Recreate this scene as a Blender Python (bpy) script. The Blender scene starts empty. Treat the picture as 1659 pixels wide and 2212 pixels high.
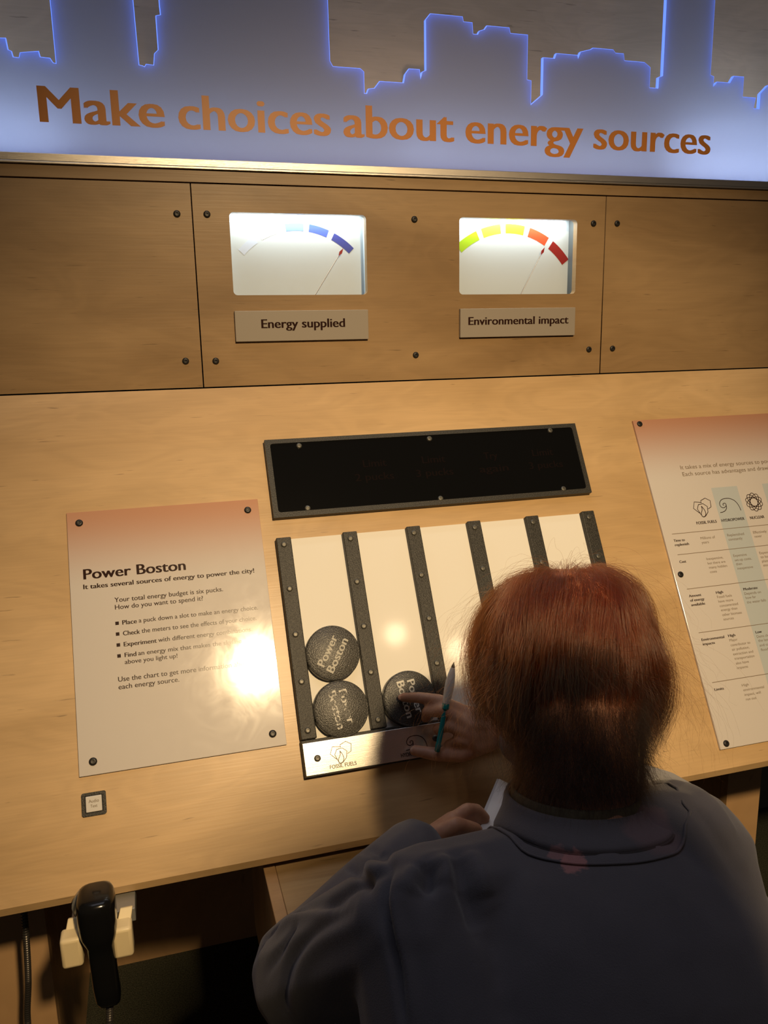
import bpy, bmesh, math, random
import numpy as np
from mathutils import Vector, Matrix, Euler
from mathutils.bvhtree import BVHTree

C = bpy.context.scene.collection
random.seed(7)
rng = np.random.default_rng(11)
PI = math.pi

# ------------------------------------------------------------------ camera
EYE = Vector((-0.29633, -1.22084, 1.24993))
RW = Matrix(((0.9592085, -0.2820782, -0.0187321),      # camera right
             (-0.0780607, -0.2005953, -0.9765593),     # camera down
             (0.2717085, 0.9381862, -0.2144319)))      # camera forward
cam = bpy.data.objects.new('camera', bpy.data.cameras.new('camera'))
C.objects.link(cam)
_m = Matrix((RW[0], -RW[1], -RW[2])).transposed().to_4x4()
_m.translation = EYE
cam.matrix_world = _m
cam.data.sensor_fit = 'VERTICAL'
cam.data.sensor_height = 36.0
cam.data.lens = 36.0 * 1751.39 / 2212.0
cam.data.clip_start = 0.02
bpy.context.scene.camera = cam

# ------------------------------------------------------------------ world, lamps, exposure
w = bpy.data.worlds.new('dim_hall'); bpy.context.scene.world = w
w.use_nodes = True
w.node_tree.nodes['Background'].inputs[0].default_value = (0.60, 0.52, 0.50, 1)
w.node_tree.nodes['Background'].inputs[1].default_value = 0.045
vs = bpy.context.scene.view_settings
vs.view_transform = 'Standard'; vs.look = 'None'; vs.gamma = 1.0; vs.use_curve_mapping = False
vs.exposure = 0.0
bpy.context.scene.cycles.max_bounces = 8
bpy.context.scene.cycles.sample_clamp_indirect = 4.0

def spot(name, loc, aim, power, col, size, blend, radius):
    l = bpy.data.lights.new(name, 'SPOT'); l.energy = power; l.color = col
    l.spot_size = math.radians(size); l.spot_blend = blend; l.shadow_soft_size = radius
    o = bpy.data.objects.new(name, l); C.objects.link(o); o.location = loc
    o.rotation_euler = (Vector(aim) - Vector(loc)).to_track_quat('-Z', 'Y').to_euler()
    return o

def area(name, loc, aim, power, col, sx, sy, spread=180):
    l = bpy.data.lights.new(name, 'AREA'); l.energy = power; l.color = col
    l.shape = 'RECTANGLE'; l.size = sx; l.size_y = sy; l.spread = math.radians(spread)
    o = bpy.data.objects.new(name, l); C.objects.link(o); o.location = loc
    o.rotation_euler = (Vector(aim) - Vector(loc)).to_track_quat('-Z', 'Y').to_euler()
    return o

# the track spots of the hall: one strong, aimed at the desk, two weaker ones to its right
spot('track_spot_main', (0.05, -1.95, 2.15), (0.15, -0.22, 0.80), 190.0, (1.0, 0.72, 0.39), 56, 1.0, 0.055)
spot('track_spot_middle', (0.69, -2.09, 2.33), (0.30, -0.10, 1.15), 3.5, (1.0, 0.70, 0.42), 60, 1.0, 0.045)
spot('track_spot_right', (0.95, -2.10, 2.21), (0.45, -0.20, 1.0), 3.5, (1.0, 0.70, 0.42), 60, 1.0, 0.045)

area('overhead_fill', (-.15, -.62, 2.95), (-.15, -.66, .8), 5.5, (0.88, 0.88, 1.0), 1.4, 1.0)  # soft fill added overhead to lift the jacket, not a fixture of the hall

# ------------------------------------------------------------------ materials
def mat(name, col=(.8,.8,.8), rough=.5, metal=0.0, spec=.5, coat=0.0, coat_rough=.05, emit=None, emit_s=0.0, trans=0.0, ior=1.45):
    m = bpy.data.materials.new(name); m.use_nodes = True
    b = m.node_tree.nodes['Principled BSDF']
    b.inputs['Base Color'].default_value = (*col, 1); b.inputs['Roughness'].default_value = rough
    b.inputs['Metallic'].default_value = metal; b.inputs['Specular IOR Level'].default_value = spec
    b.inputs['Coat Weight'].default_value = coat; b.inputs['Coat Roughness'].default_value = coat_rough
    b.inputs['Transmission Weight'].default_value = trans; b.inputs['IOR'].default_value = ior
    if emit: b.inputs['Emission Color'].default_value = (*emit, 1); b.inputs['Emission Strength'].default_value = emit_s
    return m

def N(m, t, **kw):
    n = m.node_tree.nodes.new(t)
    for k, v in kw.items():
        if k in n.inputs.keys(): n.inputs[k].default_value = v
        else: setattr(n, k, v)
    return n
def L(m, a, b): m.node_tree.links.new(a, b)

def noise_mix(m, c1, c2, scale=(1,1,1), nscale=5.0, detail=4.0, lo=.35, hi=.65, socket='Base Color', coord='Object', rough=.6):
    """base colour between two colours by stretched noise"""
    tc = N(m, 'ShaderNodeTexCoord'); mp = N(m, 'ShaderNodeMapping'); mp.inputs['Scale'].default_value = scale
    nz = N(m, 'ShaderNodeTexNoise'); nz.inputs['Scale'].default_value = nscale; nz.inputs['Detail'].default_value = detail; nz.inputs['Roughness'].default_value = rough
    rp = N(m, 'ShaderNodeValToRGB'); e = rp.color_ramp.elements
    e[0].position = lo; e[0].color = (*c1, 1); e[1].position = hi; e[1].color = (*c2, 1)
    L(m, tc.outputs[coord], mp.inputs[0]); L(m, mp.outputs[0], nz.inputs[0]); L(m, nz.outputs['Fac'], rp.inputs[0])
    if socket: L(m, rp.outputs[0], m.node_tree.nodes['Principled BSDF'].inputs[socket])
    return rp, nz, mp

def bump(m, scale, strength, dist=.001, detail=3.0, coord='Object', stretch=(1,1,1)):
    tc = N(m, 'ShaderNodeTexCoord'); mp = N(m, 'ShaderNodeMapping'); mp.inputs['Scale'].default_value = stretch
    nz = N(m, 'ShaderNodeTexNoise'); nz.inputs['Scale'].default_value = scale; nz.inputs['Detail'].default_value = detail
    bp = N(m, 'ShaderNodeBump'); bp.inputs['Strength'].default_value = strength; bp.inputs['Distance'].default_value = dist
    L(m, tc.outputs[coord], mp.inputs[0]); L(m, mp.outputs[0], nz.inputs[0]); L(m, nz.outputs['Fac'], bp.inputs['Height'])
    L(m, bp.outputs[0], m.node_tree.nodes['Principled BSDF'].inputs['Normal'])

def birch(name, c_dark, c_light, seed=0.0, rough=.36):
    """birch plywood: broad soft figure, fine grain along X and a few short dark streaks"""
    m = mat(name, rough=rough, spec=.45)
    bs = m.node_tree.nodes['Principled BSDF']
    tc = N(m, 'ShaderNodeTexCoord')
    def nz(sc, scale, detail, dist=0.0, off=0.0):
        mp = N(m, 'ShaderNodeMapping'); mp.inputs['Scale'].default_value = sc; mp.inputs['Location'].default_value = (seed+off, seed*.7, 0)
        n = N(m, 'ShaderNodeTexNoise'); n.inputs['Scale'].default_value = scale; n.inputs['Detail'].default_value = detail; n.inputs['Distortion'].default_value = dist
        L(m, tc.outputs['Object'], mp.inputs[0]); L(m, mp.outputs[0], n.inputs[0]); return n
    a = nz((1.0, 3.2, 1), 2.2, 3, .8); b = nz((3, 90, 1), 4.0, 6); c = nz((2.2, 34, 1), 9.0, 2, .3, 5.0); d = nz((1.3, 4, 1), 3.0, 2, 2.2, 9.0)
    r = N(m, 'ShaderNodeValToRGB'); e = r.color_ramp.elements
    e[0].position = .32; e[0].color = (*c_dark, 1); e[1].position = .68; e[1].color = (*c_light, 1)
    L(m, a.outputs['Fac'], r.inputs[0])
    # cathedral figure: rings of a wave made from noise
    mul = N(m, 'ShaderNodeMath', operation='MULTIPLY'); mul.inputs[1].default_value = 26.0
    sn = N(m, 'ShaderNodeMath', operation='SINE')
    L(m, d.outputs['Fac'], mul.inputs[0]); L(m, mul.outputs[0], sn.inputs[0])
    mr = N(m, 'ShaderNodeMapRange'); mr.inputs[1].default_value = -1; mr.inputs[2].default_value = 1; mr.inputs[3].default_value = .955; mr.inputs[4].default_value = 1.02
    L(m, sn.outputs[0], mr.inputs[0])
    g = N(m, 'ShaderNodeMapRange'); g.inputs[1].default_value = .3; g.inputs[2].default_value = .7; g.inputs[3].default_value = .96; g.inputs[4].default_value = 1.03
    L(m, b.outputs['Fac'], g.inputs[0])
    s = N(m, 'ShaderNodeMapRange'); s.inputs[1].default_value = .695; s.inputs[2].default_value = .75; s.inputs[3].default_value = 1.0; s.inputs[4].default_value = .62
    L(m, c.outputs['Fac'], s.inputs[0])
    m1 = N(m, 'ShaderNodeMath', operation='MULTIPLY'); m2 = N(m, 'ShaderNodeMath', operation='MULTIPLY')
    L(m, mr.outputs[0], m1.inputs[0]); L(m, g.outputs[0], m1.inputs[1]); L(m, m1.outputs[0], m2.inputs[0]); L(m, s.outputs[0], m2.inputs[1])
    vm = N(m, 'ShaderNodeVectorMath', operation='SCALE'); L(m, r.outputs[0], vm.inputs[0]); L(m, m2.outputs[0], vm.inputs['Scale'])
    L(m, vm.outputs[0], bs.inputs['Base Color'])
    bp = N(m, 'ShaderNodeBump'); bp.inputs['Strength'].default_value = .12; bp.inputs['Distance'].default_value = .0006
    L(m, b.outputs['Fac'], bp.inputs['Height']); L(m, bp.outputs[0], bs.inputs['Normal'])
    return m

M = {}
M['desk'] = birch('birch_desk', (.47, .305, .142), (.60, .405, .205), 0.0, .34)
M['panel'] = birch('birch_panel', (.255, .158, .072), (.385, .252, .124), 3.0, .36)  # darker than the desk birch: weaker light on the upright put into the colour
M['back'] = birch('birch_back', (.50, .38, .25), (.62, .47, .31), 8.0, .5)
M['body'] = birch('birch_body', (.50, .30, .14), (.62, .39, .20), 12.0, .45)
M['ply_edge'] = mat('ply_edge', (.42, .26, .14), .6)
M['alu'] = mat('brushed_aluminium', (.62, .58, .52), .34, 1.0); bump(M['alu'], 60, .25, .0004, 3, stretch=(1, 60, 60))
M['alu_plate'] = mat('brushed_label_plate', (.64, .61, .56), .26, .85); bump(M['alu_plate'], 40, .2, .0003, 3, stretch=(1, 50, 1))
M['black_plastic'] = mat('textured_black_plastic', (.045, .043, .038), .5, spec=.4)
noise_mix(M['black_plastic'], (.014, .013, .011), (.050, .047, .039), nscale=900, detail=1, lo=.42, hi=.62); bump(M['black_plastic'], 700, .55, .0006, 1)
M['puck'] = mat('textured_puck', (.06, .058, .052), .38, spec=.6)
noise_mix(M['puck'], (.030, .029, .025), (.105, .10, .088), nscale=800, detail=1, lo=.42, hi=.64); bump(M['puck'], 650, .7, .0007, 1)
M['black_gloss'] = mat('black_gloss', (.004, .004, .004), .12, spec=.35)
M['ghost'] = mat('unlit_lettering', (.0085, .0055, .005), .12, spec=.35)
M['screw'] = mat('dark_steel_screw', (.03, .028, .026), .40, .4)
M['screw_grey'] = mat('grey_steel_screw', (.11, .105, .09), .42, .5)
M['black'] = mat('matte_black', (.012, .011, .010), .6)
M['white_board'] = mat('white_acrylic_board', (.80, .77, .69), .075, spec=.32)
M['print'] = mat('printed_panel', (.74, .69, .60), .16, spec=.30)
M['ink'] = mat('dark_ink', (.028, .011, .008), .2, spec=.25)
M['ink_thin'] = mat('thin_ink', (.20, .15, .10), .3, spec=.3)
M['ink_grey'] = mat('faded_ink', (.20, .15, .10), .4)
M['band'] = mat('blue_grey_band', (.46, .50, .50), .25, spec=.3)
M['orange'] = mat('copper_vinyl', (.66, .24, .045), .40)
M['plate'] = mat('satin_name_plate', (.31, .27, .22), .38)
M['plate_edge'] = M['plate']
M['cream'] = mat('cream_plastic', (.78, .64, .38), .38)
M['silver'] = mat('silver_grey', (.40, .40, .38), .35, .6)
M['phone'] = mat('glossy_black_phone', (.006, .006, .006), .16, spec=.4)
M['carpet'] = mat('grey_green_carpet', (.07, .07, .05), .95, spec=.1)
noise_mix(M['carpet'], (.035, .037, .026), (.10, .098, .068), nscale=420, detail=2, lo=.35, hi=.65); bump(M['carpet'], 380, .8, .003, 2)
M['paint'] = mat('grey_green_paint', (.17, .18, .14), .8)
M['dial'] = mat('dial_white', (.52, .58, .62), .6, spec=.2)
M['needle'] = mat('needle_steel', (.42, .36, .30), .4, .2)
M['red'] = mat('needle_red', (.30, .015, .015), .5)
M['letter_white'] = mat('puck_lettering', (.62, .60, .53), .45)
M['letter_grey'] = mat('puck_lettering_grey', (.36, .345, .29), .45)
# worn lettering: chipped by noise down to the puck's own black
M['letter_worn'] = mat('puck_lettering_worn', (.5, .48, .42), .45)
noise_mix(M['letter_worn'], (.045, .043, .038), (.50, .48, .42), nscale=140, detail=2, lo=.46, hi=.52)
M['skin'] = mat('skin', (.44, .23, .14), .5); M['skin'].node_tree.nodes['Principled BSDF'].inputs['Subsurface Weight'].default_value = .08
M['skin'].node_tree.nodes['Principled BSDF'].inputs['Subsurface Radius'].default_value = (.01, .004, .002)
noise_mix(M['skin'], (.38, .18, .11), (.50, .27, .17), nscale=40, detail=3)
M['nail'] = mat('nail', (.52, .30, .22), .25)
M['trouser'] = mat('dark_trousers', (.02, .022, .03), .85)
M['shoe'] = mat('black_shoe', (.015, .015, .015), .5)
M['paper'] = mat('white_paper', (.74, .72, .72), .7)
M['teal'] = mat('teal_plastic', (.0, .28, .28), .25, spec=.5)
M['lead'] = mat('dark_metal_tip', (.10, .09, .08), .35, .7)
M['barrel'] = mat('clear_barrel', (.85, .84, .80), .30, trans=.22, ior=1.3)

# ------------------------------------------------------------------ mesh helpers
def new_obj(name, me, m=None, parent=None, loc=(0,0,0)):
    o = bpy.data.objects.new(name, me); C.objects.link(o)
    if m is not None:
        for k in (m if isinstance(m, (list, tuple)) else [m]): me.materials.append(k)
    if parent is not None: o.parent = parent
    o.location = loc
    return o

def fin(bm, name, m=None, parent=None, loc=(0,0,0), smooth=None, bevel=0.0, seg=2):
    bmesh.ops.recalc_face_normals(bm, faces=bm.faces[:])
    me = bpy.data.meshes.new(name); bm.to_mesh(me); bm.free()
    if smooth is not None:
        me.polygons.foreach_set('use_smooth', [True]*len(me.polygons))
        if smooth < 180: me.set_sharp_from_angle(angle=math.radians(smooth))
    o = new_obj(name, me, m, parent, loc)
    if bevel:
        b = o.modifiers.new('bevel', 'BEVEL'); b.width = bevel; b.segments = seg; b.limit_method = 'ANGLE'; b.angle_limit = math.radians(40)
        b.harden_normals = False
    return o

def box(bm, x0, x1, y0, y1, z0, z1):
    vs_ = [bm.verts.new(p) for p in [(x0,y0,z0),(x1,y0,z0),(x1,y1,z0),(x0,y1,z0),(x0,y0,z1),(x1,y0,z1),(x1,y1,z1),(x0,y1,z1)]]
    for f in [(0,3,2,1),(4,5,6,7),(0,1,5,4),(1,2,6,5),(2,3,7,6),(3,0,4,7)]: bm.faces.new([vs_[i] for i in f])
    return vs_

def lathe(bm, prof, n=24, mtx=None, closed=True):
    """prof: list of (r, z)"""
    rings = []
    for r, z in prof:
        if r < 1e-7: rings.append([bm.verts.new((0,0,z))])
        else: rings.append([bm.verts.new((r*math.cos(2*PI*k/n), r*math.sin(2*PI*k/n), z)) for k in range(n)])
    new = [v for r in rings for v in r]
    for a, b in zip(rings, rings[1:]):
        for k in range(n):
            k2 = (k+1) % n
            if len(a) == 1 and len(b) == 1: continue
            if len(a) == 1: bm.faces.new((a[0], b[k], b[k2]))
            elif len(b) == 1: bm.faces.new((a[k], b[0], a[k2]))
            else: bm.faces.new((a[k], b[k], b[k2], a[k2]))
    if mtx is not None: bmesh.ops.transform(bm, matrix=mtx, verts=new)
    return new

def tube(bm, pts, rad, n=10, caps=True):
    pts = [Vector(p) for p in pts]
    rr = rad if isinstance(rad, (list, tuple)) else [rad]*len(pts)
    rings = []; up = None
    for i, p in enumerate(pts):
        t = (pts[min(i+1, len(pts)-1)] - pts[max(i-1, 0)]).normalized()
        if up is None:
            up = Vector((0,0,1)) if abs(t.z) < .9 else Vector((1,0,0))
        s = t.cross(up).normalized(); up = s.cross(t).normalized()
        rings.append([bm.verts.new(p + rr[i]*(math.cos(2*PI*k/n)*s + math.sin(2*PI*k/n)*up)) for k in range(n)])
    for a, b in zip(rings, rings[1:]):
        for k in range(n): bm.faces.new((a[k], a[(k+1)%n], b[(k+1)%n], b[k]))
    if caps:
        bm.faces.new(rings[0][::-1]); bm.faces.new(rings[-1])

def curve_mesh(name, splines, extrude, bevel=0.0):
    """filled 2-D outline with holes, given thickness; returns a mesh"""
    cu = bpy.data.curves.new(name, 'CURVE'); cu.dimensions = '2D'; cu.fill_mode = 'BOTH'
    cu.extrude = extrude; cu.bevel_depth = bevel; cu.bevel_resolution = 0
    for pts in splines:
        sp = cu.splines.new('POLY'); sp.points.add(len(pts)-1)
        for q, p in zip(sp.points, pts): q.co = (p[0], p[1], 0, 1)
        sp.use_cyclic_u = True
    o = bpy.data.objects.new(name, cu); C.objects.link(o)
    dg = bpy.context.evaluated_depsgraph_get(); dg.update()
    me = bpy.data.meshes.new_from_object(o.evaluated_get(dg))
    bpy.data.objects.remove(o); bpy.data.curves.remove(cu)
    return me

def rrect(x0, x1, y0, y1, r, n=5):
    out = []
    for cx_, cy_, a0 in ((x1-r, y1-r, 0), (x0+r, y1-r, 90), (x0+r, y0+r, 180), (x1-r, y0+r, 270)):
        for k in range(n+1):
            a = math.radians(a0 + 90*k/n); out.append((cx_ + r*math.cos(a), cy_ + r*math.sin(a)))
    return out

def circle_pts(cx_, cy_, r, n=24): return [(cx_ + r*math.cos(2*PI*k/n), cy_ + r*math.sin(2*PI*k/n)) for k in range(n)]

_caps = {}
def text_mesh(s, bold=1):
    """lettering as a flat mesh, one unit cap height, left edge at 0; returns mesh, width"""
    cu = bpy.data.curves.new('t', 'FONT'); cu.body = s; cu.size = 1.0; cu.fill_mode = 'FRONT'
    cu.resolution_u = 4
    o = bpy.data.objects.new('t', cu); C.objects.link(o)
    dg = bpy.context.evaluated_depsgraph_get(); dg.update()
    me = bpy.data.meshes.new_from_object(o.evaluated_get(dg))
    bpy.data.objects.remove(o); bpy.data.curves.remove(cu)
    return me

CAP = None
def lettering(s, x0, x1, y, cap, bold, m, parent, z, name='lettering', rot=None, thick=0.0):
    global CAP
    if CAP is None:
        h = text_mesh('H', 1); CAP = max(v.co.y for v in h.vertices)
    me = text_mesh(s, bold)
    if bold:                 # heavier letters: the same outline laid again a little to each side
        bm = bmesh.new(); wd = {1: .012, 2: .028, 3: .024}[bold]
        for i_, dx in enumerate((-wd, 0, wd)):
            k = me.copy(); k.transform(Matrix.Translation((dx, 0, i_))); bm.from_mesh(k); bpy.data.meshes.remove(k)
        bm.to_mesh(me); bm.free()
    co = np.array([v.co[:] for v in me.vertices])
    xa, xb = co[:,0].min(), co[:,0].max()
    sy = cap / CAP; sx = (x1 - x0) / (xb - xa)
    co[:,0] = (co[:,0]-xa)*sx + x0; co[:,1] = co[:,1]*sy + y; co[:,2] = z + co[:,2]*2.5e-5
    if rot is not None:      # (cx, cy, angle) turn about a point
        cx_, cy_, a = rot; dx = co[:,0]-cx_; dy = co[:,1]-cy_
        co[:,0] = cx_ + dx*math.cos(a) - dy*math.sin(a); co[:,1] = cy_ + dx*math.sin(a) + dy*math.cos(a)
    me.vertices.foreach_set('co', co.ravel()); me.update(); me.name = name
    me.materials.clear()
    o = new_obj(name, me, m, parent)
    return o

def stroke(bm, pts, wd, z, closed=False):
    """flat line of constant width along a 2-D polyline"""
    P = [Vector((p[0], p[1])) for p in pts]; n = len(P); Lf = []; Rt = []
    for i in range(n):
        a = P[i-1] if (i > 0 or closed) else P[i]; b = P[(i+1) % n] if (i < n-1 or closed) else P[i]
        t = (b - a)
        if t.length < 1e-9: t = Vector((1, 0))
        t.normalize(); nn = Vector((-t.y, t.x)) * wd/2
        Lf.append(bm.verts.new((P[i].x+nn.x, P[i].y+nn.y, z))); Rt.append(bm.verts.new((P[i].x-nn.x, P[i].y-nn.y, z)))
    for i in range(n if closed else n-1):
        j = (i+1) % n; bm.faces.new((Rt[i], Rt[j], Lf[j], Lf[i]))

def smooth_poly(pts, k=4):
    """Catmull-Rom through the points"""
    out = []; n = len(pts)
    for i in range(n-1):
        p0 = np.array(pts[max(i-1, 0)]); p1 = np.array(pts[i]); p2 = np.array(pts[i+1]); p3 = np.array(pts[min(i+2, n-1)])
        for j in range(k):
            t = j/k; out.append(tuple(.5*((2*p1) + (-p0+p2)*t + (2*p0-5*p1+4*p2-p3)*t*t + (-p0+3*p1-3*p2+p3)*t**3)))
    out.append(tuple(pts[-1])); return out

# ------------------------------------------------------------------ object helpers
ZH = 1.177                                   # height of the line where the sloping desk meets the upright panel
DESK = Matrix.Translation((0, 0, ZH)) @ Matrix.Rotation(math.radians(60), 4, 'X')    # x right, y up the slope, z out of the desk
WALL = Matrix.Translation((0, 0, ZH)) @ Matrix.Rotation(math.radians(90), 4, 'X')    # x right, y up, z towards the room

def thing(name, label, cat, mtx=None, group=None):
    o = bpy.data.objects.new(name, None); C.objects.link(o); o.empty_display_size = .02
    if mtx is not None: o.matrix_world = mtx
    o['label'] = label; o['category'] = cat
    if group: o['group'] = group
    return o
def tag(o, label, cat, group=None):
    o['label'] = label; o['category'] = cat
    if group: o['group'] = group
    return o
def struct(o): o['kind'] = 'structure'; return o

_screw = {}
def screw_mesh(r, kind):
    if (r, kind) not in _screw:
        bm = bmesh.new(); s = r/.004
        lathe(bm, [(.0042*s, 0), (.0042*s, .0006*s), (.0036*s, .0016*s), (.0022*s, .0021*s), (.0017*s, .0020*s), (.0016*s, .0007*s), (0, .0006*s)], 16)
        bmesh.ops.recalc_face_normals(bm, faces=bm.faces[:])
        me = bpy.data.meshes.new('screw'); bm.to_mesh(me); bm.free()
        me.polygons.foreach_set('use_smooth', [True]*len(me.polygons)); me.set_sharp_from_angle(angle=math.radians(50))
        me.materials.append(M[kind]); _screw[(r, kind)] = me
    return _screw[(r, kind)]
def screws(parent, pts, z, r=.004, kind='screw'):
    for x, y in pts:
        o = bpy.data.objects.new('screw', screw_mesh(r, kind)); C.objects.link(o); o.parent = parent; o.location = (x, y, z)
        o.rotation_euler = (0, 0, rng.random()*6)

# ------------------------------------------------------------------ measured layout (metres in the desk's or the panel's own plane)
SIGN_TEXT = [('Power Boston', -0.3917, -0.2615, -0.27, 0.0136, 2), ('It takes several sources of energy to power the city!', -0.3924, -0.1712, -0.2829, 0.0061, 2), ('Your total energy budget is six pucks.', -0.3552, -0.2157, -0.3043, 0.0061, 1), ('How do you want to spend it?', -0.3551, -0.2429, -0.314, 0.0061, 1), ('Place', -0.3474, -0.3292, -0.3348, 0.0057, 2), ('a puck down a slot to make an energy choice.', -0.3269, -0.1721, -0.3344, 0.0057, 1), ('Check', -0.3474, -0.3262, -0.3489, 0.0057, 2), ('the meters to see the effects of your choice.', -0.3243, -0.1756, -0.3484, 0.0058, 1), ('Experiment', -0.3474, -0.3063, -0.3631, 0.0056, 2), ('with different energy combinations.', -0.3045, -0.183, -0.3628, 0.0057, 1), ('Find', -0.3472, -0.3326, -0.377, 0.0056, 2), ('an energy mix that makes the skyline', -0.3305, -0.1987, -0.3767, 0.0056, 1), ('above you light up!', -0.3475, -0.2821, -0.3858, 0.0055, 1), ('Use the chart to get more information about', -0.3569, -0.1907, -0.407, 0.0061, 1), ('each energy source.', -0.357, -0.2824, -0.4166, 0.0061, 1)]
SIGN_BULLETS = [(-0.3537, -0.3322), (-0.3539, -0.3462), (-0.3539, -0.3604), (-0.3539, -0.3745)]
SIGN_RECT = [(-0.4087, -0.1767), (-0.154, -0.1773), (-0.1562, -0.5145), (-0.4084, -0.5152)]
SIGN_SCREWS = [(-0.3932, -0.1925), (-0.1706, -0.1925), (-0.1718, -0.4987), (-0.3919, -0.4991)]
CHART_TEXT = [('It takes a mix of energy sources to power', 0.5398, 0.7284, -0.1799, 0.0068, 0), ('Each source has advantages and drawbacks', 0.5403, 0.7339, -0.1919, 0.0068, 0), ('FOSSIL FUELS', 0.5406, 0.5791, -0.2753, 0.0046, 2), ('HYDROPOWER', 0.5885, 0.633, -0.2751, 0.0046, 2), ('NUCLEAR', 0.6441, 0.6722, -0.2752, 0.0047, 2), ('Time to', 0.4905, 0.5111, -0.3002, 0.0041, 2), ('replenish', 0.4907, 0.5166, -0.3073, 0.0042, 2), ('Millions of', 0.5404, 0.5676, -0.3007, 0.0043, 0), ('years', 0.5402, 0.5536, -0.3077, 0.0043, 0), ('Replenished', 0.5913, 0.6235, -0.3002, 0.0043, 0), ('constantly', 0.5914, 0.618, -0.3074, 0.0043, 0), ('Effectively', 0.6416, 0.6679, -0.2999, 0.0043, 0), ('never', 0.6421, 0.6561, -0.3068, 0.0043, 0), ('Cost', 0.4906, 0.5028, -0.3351, 0.0042, 2), ('Inexpensive,', 0.5405, 0.5717, -0.335, 0.004, 0), ('but there are', 0.5405, 0.5737, -0.3422, 0.004, 0), ('many hidden', 0.5408, 0.5747, -0.3492, 0.004, 0), ('costs', 0.5405, 0.5531, -0.3562, 0.0039, 0), ('Expensive', 0.5915, 0.6171, -0.3346, 0.004, 0), ('set-up costs,', 0.5916, 0.6238, -0.3419, 0.004, 0), ('then', 0.5918, 0.6033, -0.3487, 0.004, 0), ('inexpensive', 0.5922, 0.622, -0.3558, 0.004, 0), ('Expensive', 0.6418, 0.6675, -0.3348, 0.0041, 0), ('to build', 0.6418, 0.6625, -0.3417, 0.0041, 0), ('plants', 0.6419, 0.6587, -0.3487, 0.0041, 0), ('storage', 0.642, 0.6627, -0.3556, 0.0041, 0), ('Amount', 0.491, 0.5134, -0.3902, 0.004, 2), ('of energy', 0.4909, 0.517, -0.3972, 0.004, 2), ('available', 0.4907, 0.516, -0.4043, 0.004, 2), ('High', 0.5406, 0.5538, -0.39, 0.004, 2), ('Fossil fuels', 0.5406, 0.5678, -0.3971, 0.004, 0), ('have more', 0.5407, 0.5679, -0.4042, 0.004, 0), ('concentrated', 0.5409, 0.5747, -0.4113, 0.004, 0), ('energy than', 0.541, 0.5711, -0.418, 0.0039, 0), ('other biomass', 0.5408, 0.5769, -0.4256, 0.004, 0), ('sources', 0.5407, 0.5596, -0.4325, 0.0039, 0), ('Moderate', 0.592, 0.6189, -0.3901, 0.0041, 2), ('Depends on', 0.5915, 0.6228, -0.3974, 0.0041, 0), ('how far', 0.5916, 0.6109, -0.4041, 0.0041, 0), ('the water falls', 0.5914, 0.6276, -0.4113, 0.004, 0), ('Environmental', 0.4923, 0.5335, -0.459, 0.0039, 2), ('impacts', 0.4924, 0.5142, -0.4657, 0.0038, 2), ('High', 0.5407, 0.5537, -0.4586, 0.0039, 2), ('Major', 0.541, 0.5555, -0.4657, 0.0039, 0), ('contributor to', 0.5406, 0.5765, -0.4731, 0.0039, 0), ('air pollution,', 0.5406, 0.5726, -0.48, 0.0039, 0), ('extraction and', 0.5405, 0.5773, -0.4871, 0.0039, 0), ('transportation', 0.5406, 0.5772, -0.494, 0.0039, 0), ('also have', 0.5407, 0.5643, -0.5012, 0.0039, 0), ('impacts', 0.5404, 0.5604, -0.5082, 0.0038, 0), ('Low', 0.5913, 0.603, -0.4591, 0.0039, 2), ('Dams change', 0.5913, 0.6233, -0.4661, 0.0039, 0), ('the land', 0.5917, 0.6132, -0.4726, 0.004, 0), ('and cause', 0.5917, 0.6178, -0.4798, 0.0039, 0), ('flooding', 0.5919, 0.6137, -0.4869, 0.0039, 0), ('Limits', 0.4914, 0.508, -0.5345, 0.0037, 2), ('High', 0.5405, 0.5529, -0.5346, 0.0037, 0), ('environmental', 0.5406, 0.5784, -0.5418, 0.0038, 0), ('impact, will', 0.5405, 0.5698, -0.5489, 0.0037, 0), ('run out', 0.5407, 0.5596, -0.5557, 0.0037, 0)]
CHART_RULES = [((0.4907, -0.2875), (0.6749, -0.2868)), ((0.4904, -0.3216), (0.6628, -0.3213)), ((0.4906, -0.3769), (0.6431, -0.3774)), ((0.4908, -0.446), (0.619, -0.4461)), ((0.491, -0.5216), (0.5922, -0.5225))]
CHART_BAND = [(0.5865, -0.216), (0.6364, -0.2162), (0.5869, -0.5374), (0.6878, -0.2158)]
CHART_RECT = [(0.4749, -0.089), (0.7448, -0.0876), (0.4753, -0.6179), (0.5585, -0.6185)]
CHART_SCREWS = [(0.486, -0.0955), (0.4866, -0.353), (0.4867, -0.6108)]
ICON_FOSSIL = [[(0.5605, -0.2392), (0.5474, -0.2374), (0.5428, -0.248), (0.5521, -0.2571)], [(0.5603, -0.2399), (0.5602, -0.2361), (0.5696, -0.2324), (0.5781, -0.2375), (0.5763, -0.2482), (0.57, -0.2511)], [(0.5538, -0.2424), (0.5628, -0.2415), (0.5696, -0.2469), (0.5678, -0.2565), (0.5613, -0.2629), (0.5561, -0.2636), (0.5535, -0.259), (0.5498, -0.2498), (0.5538, -0.2424)], [(0.5586, -0.2453), (0.5625, -0.2523), (0.563, -0.259), (0.56, -0.2632), (0.5569, -0.2638), (0.5547, -0.2617), (0.555, -0.2569), (0.5584, -0.2512), (0.5586, -0.2453)]]
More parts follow.
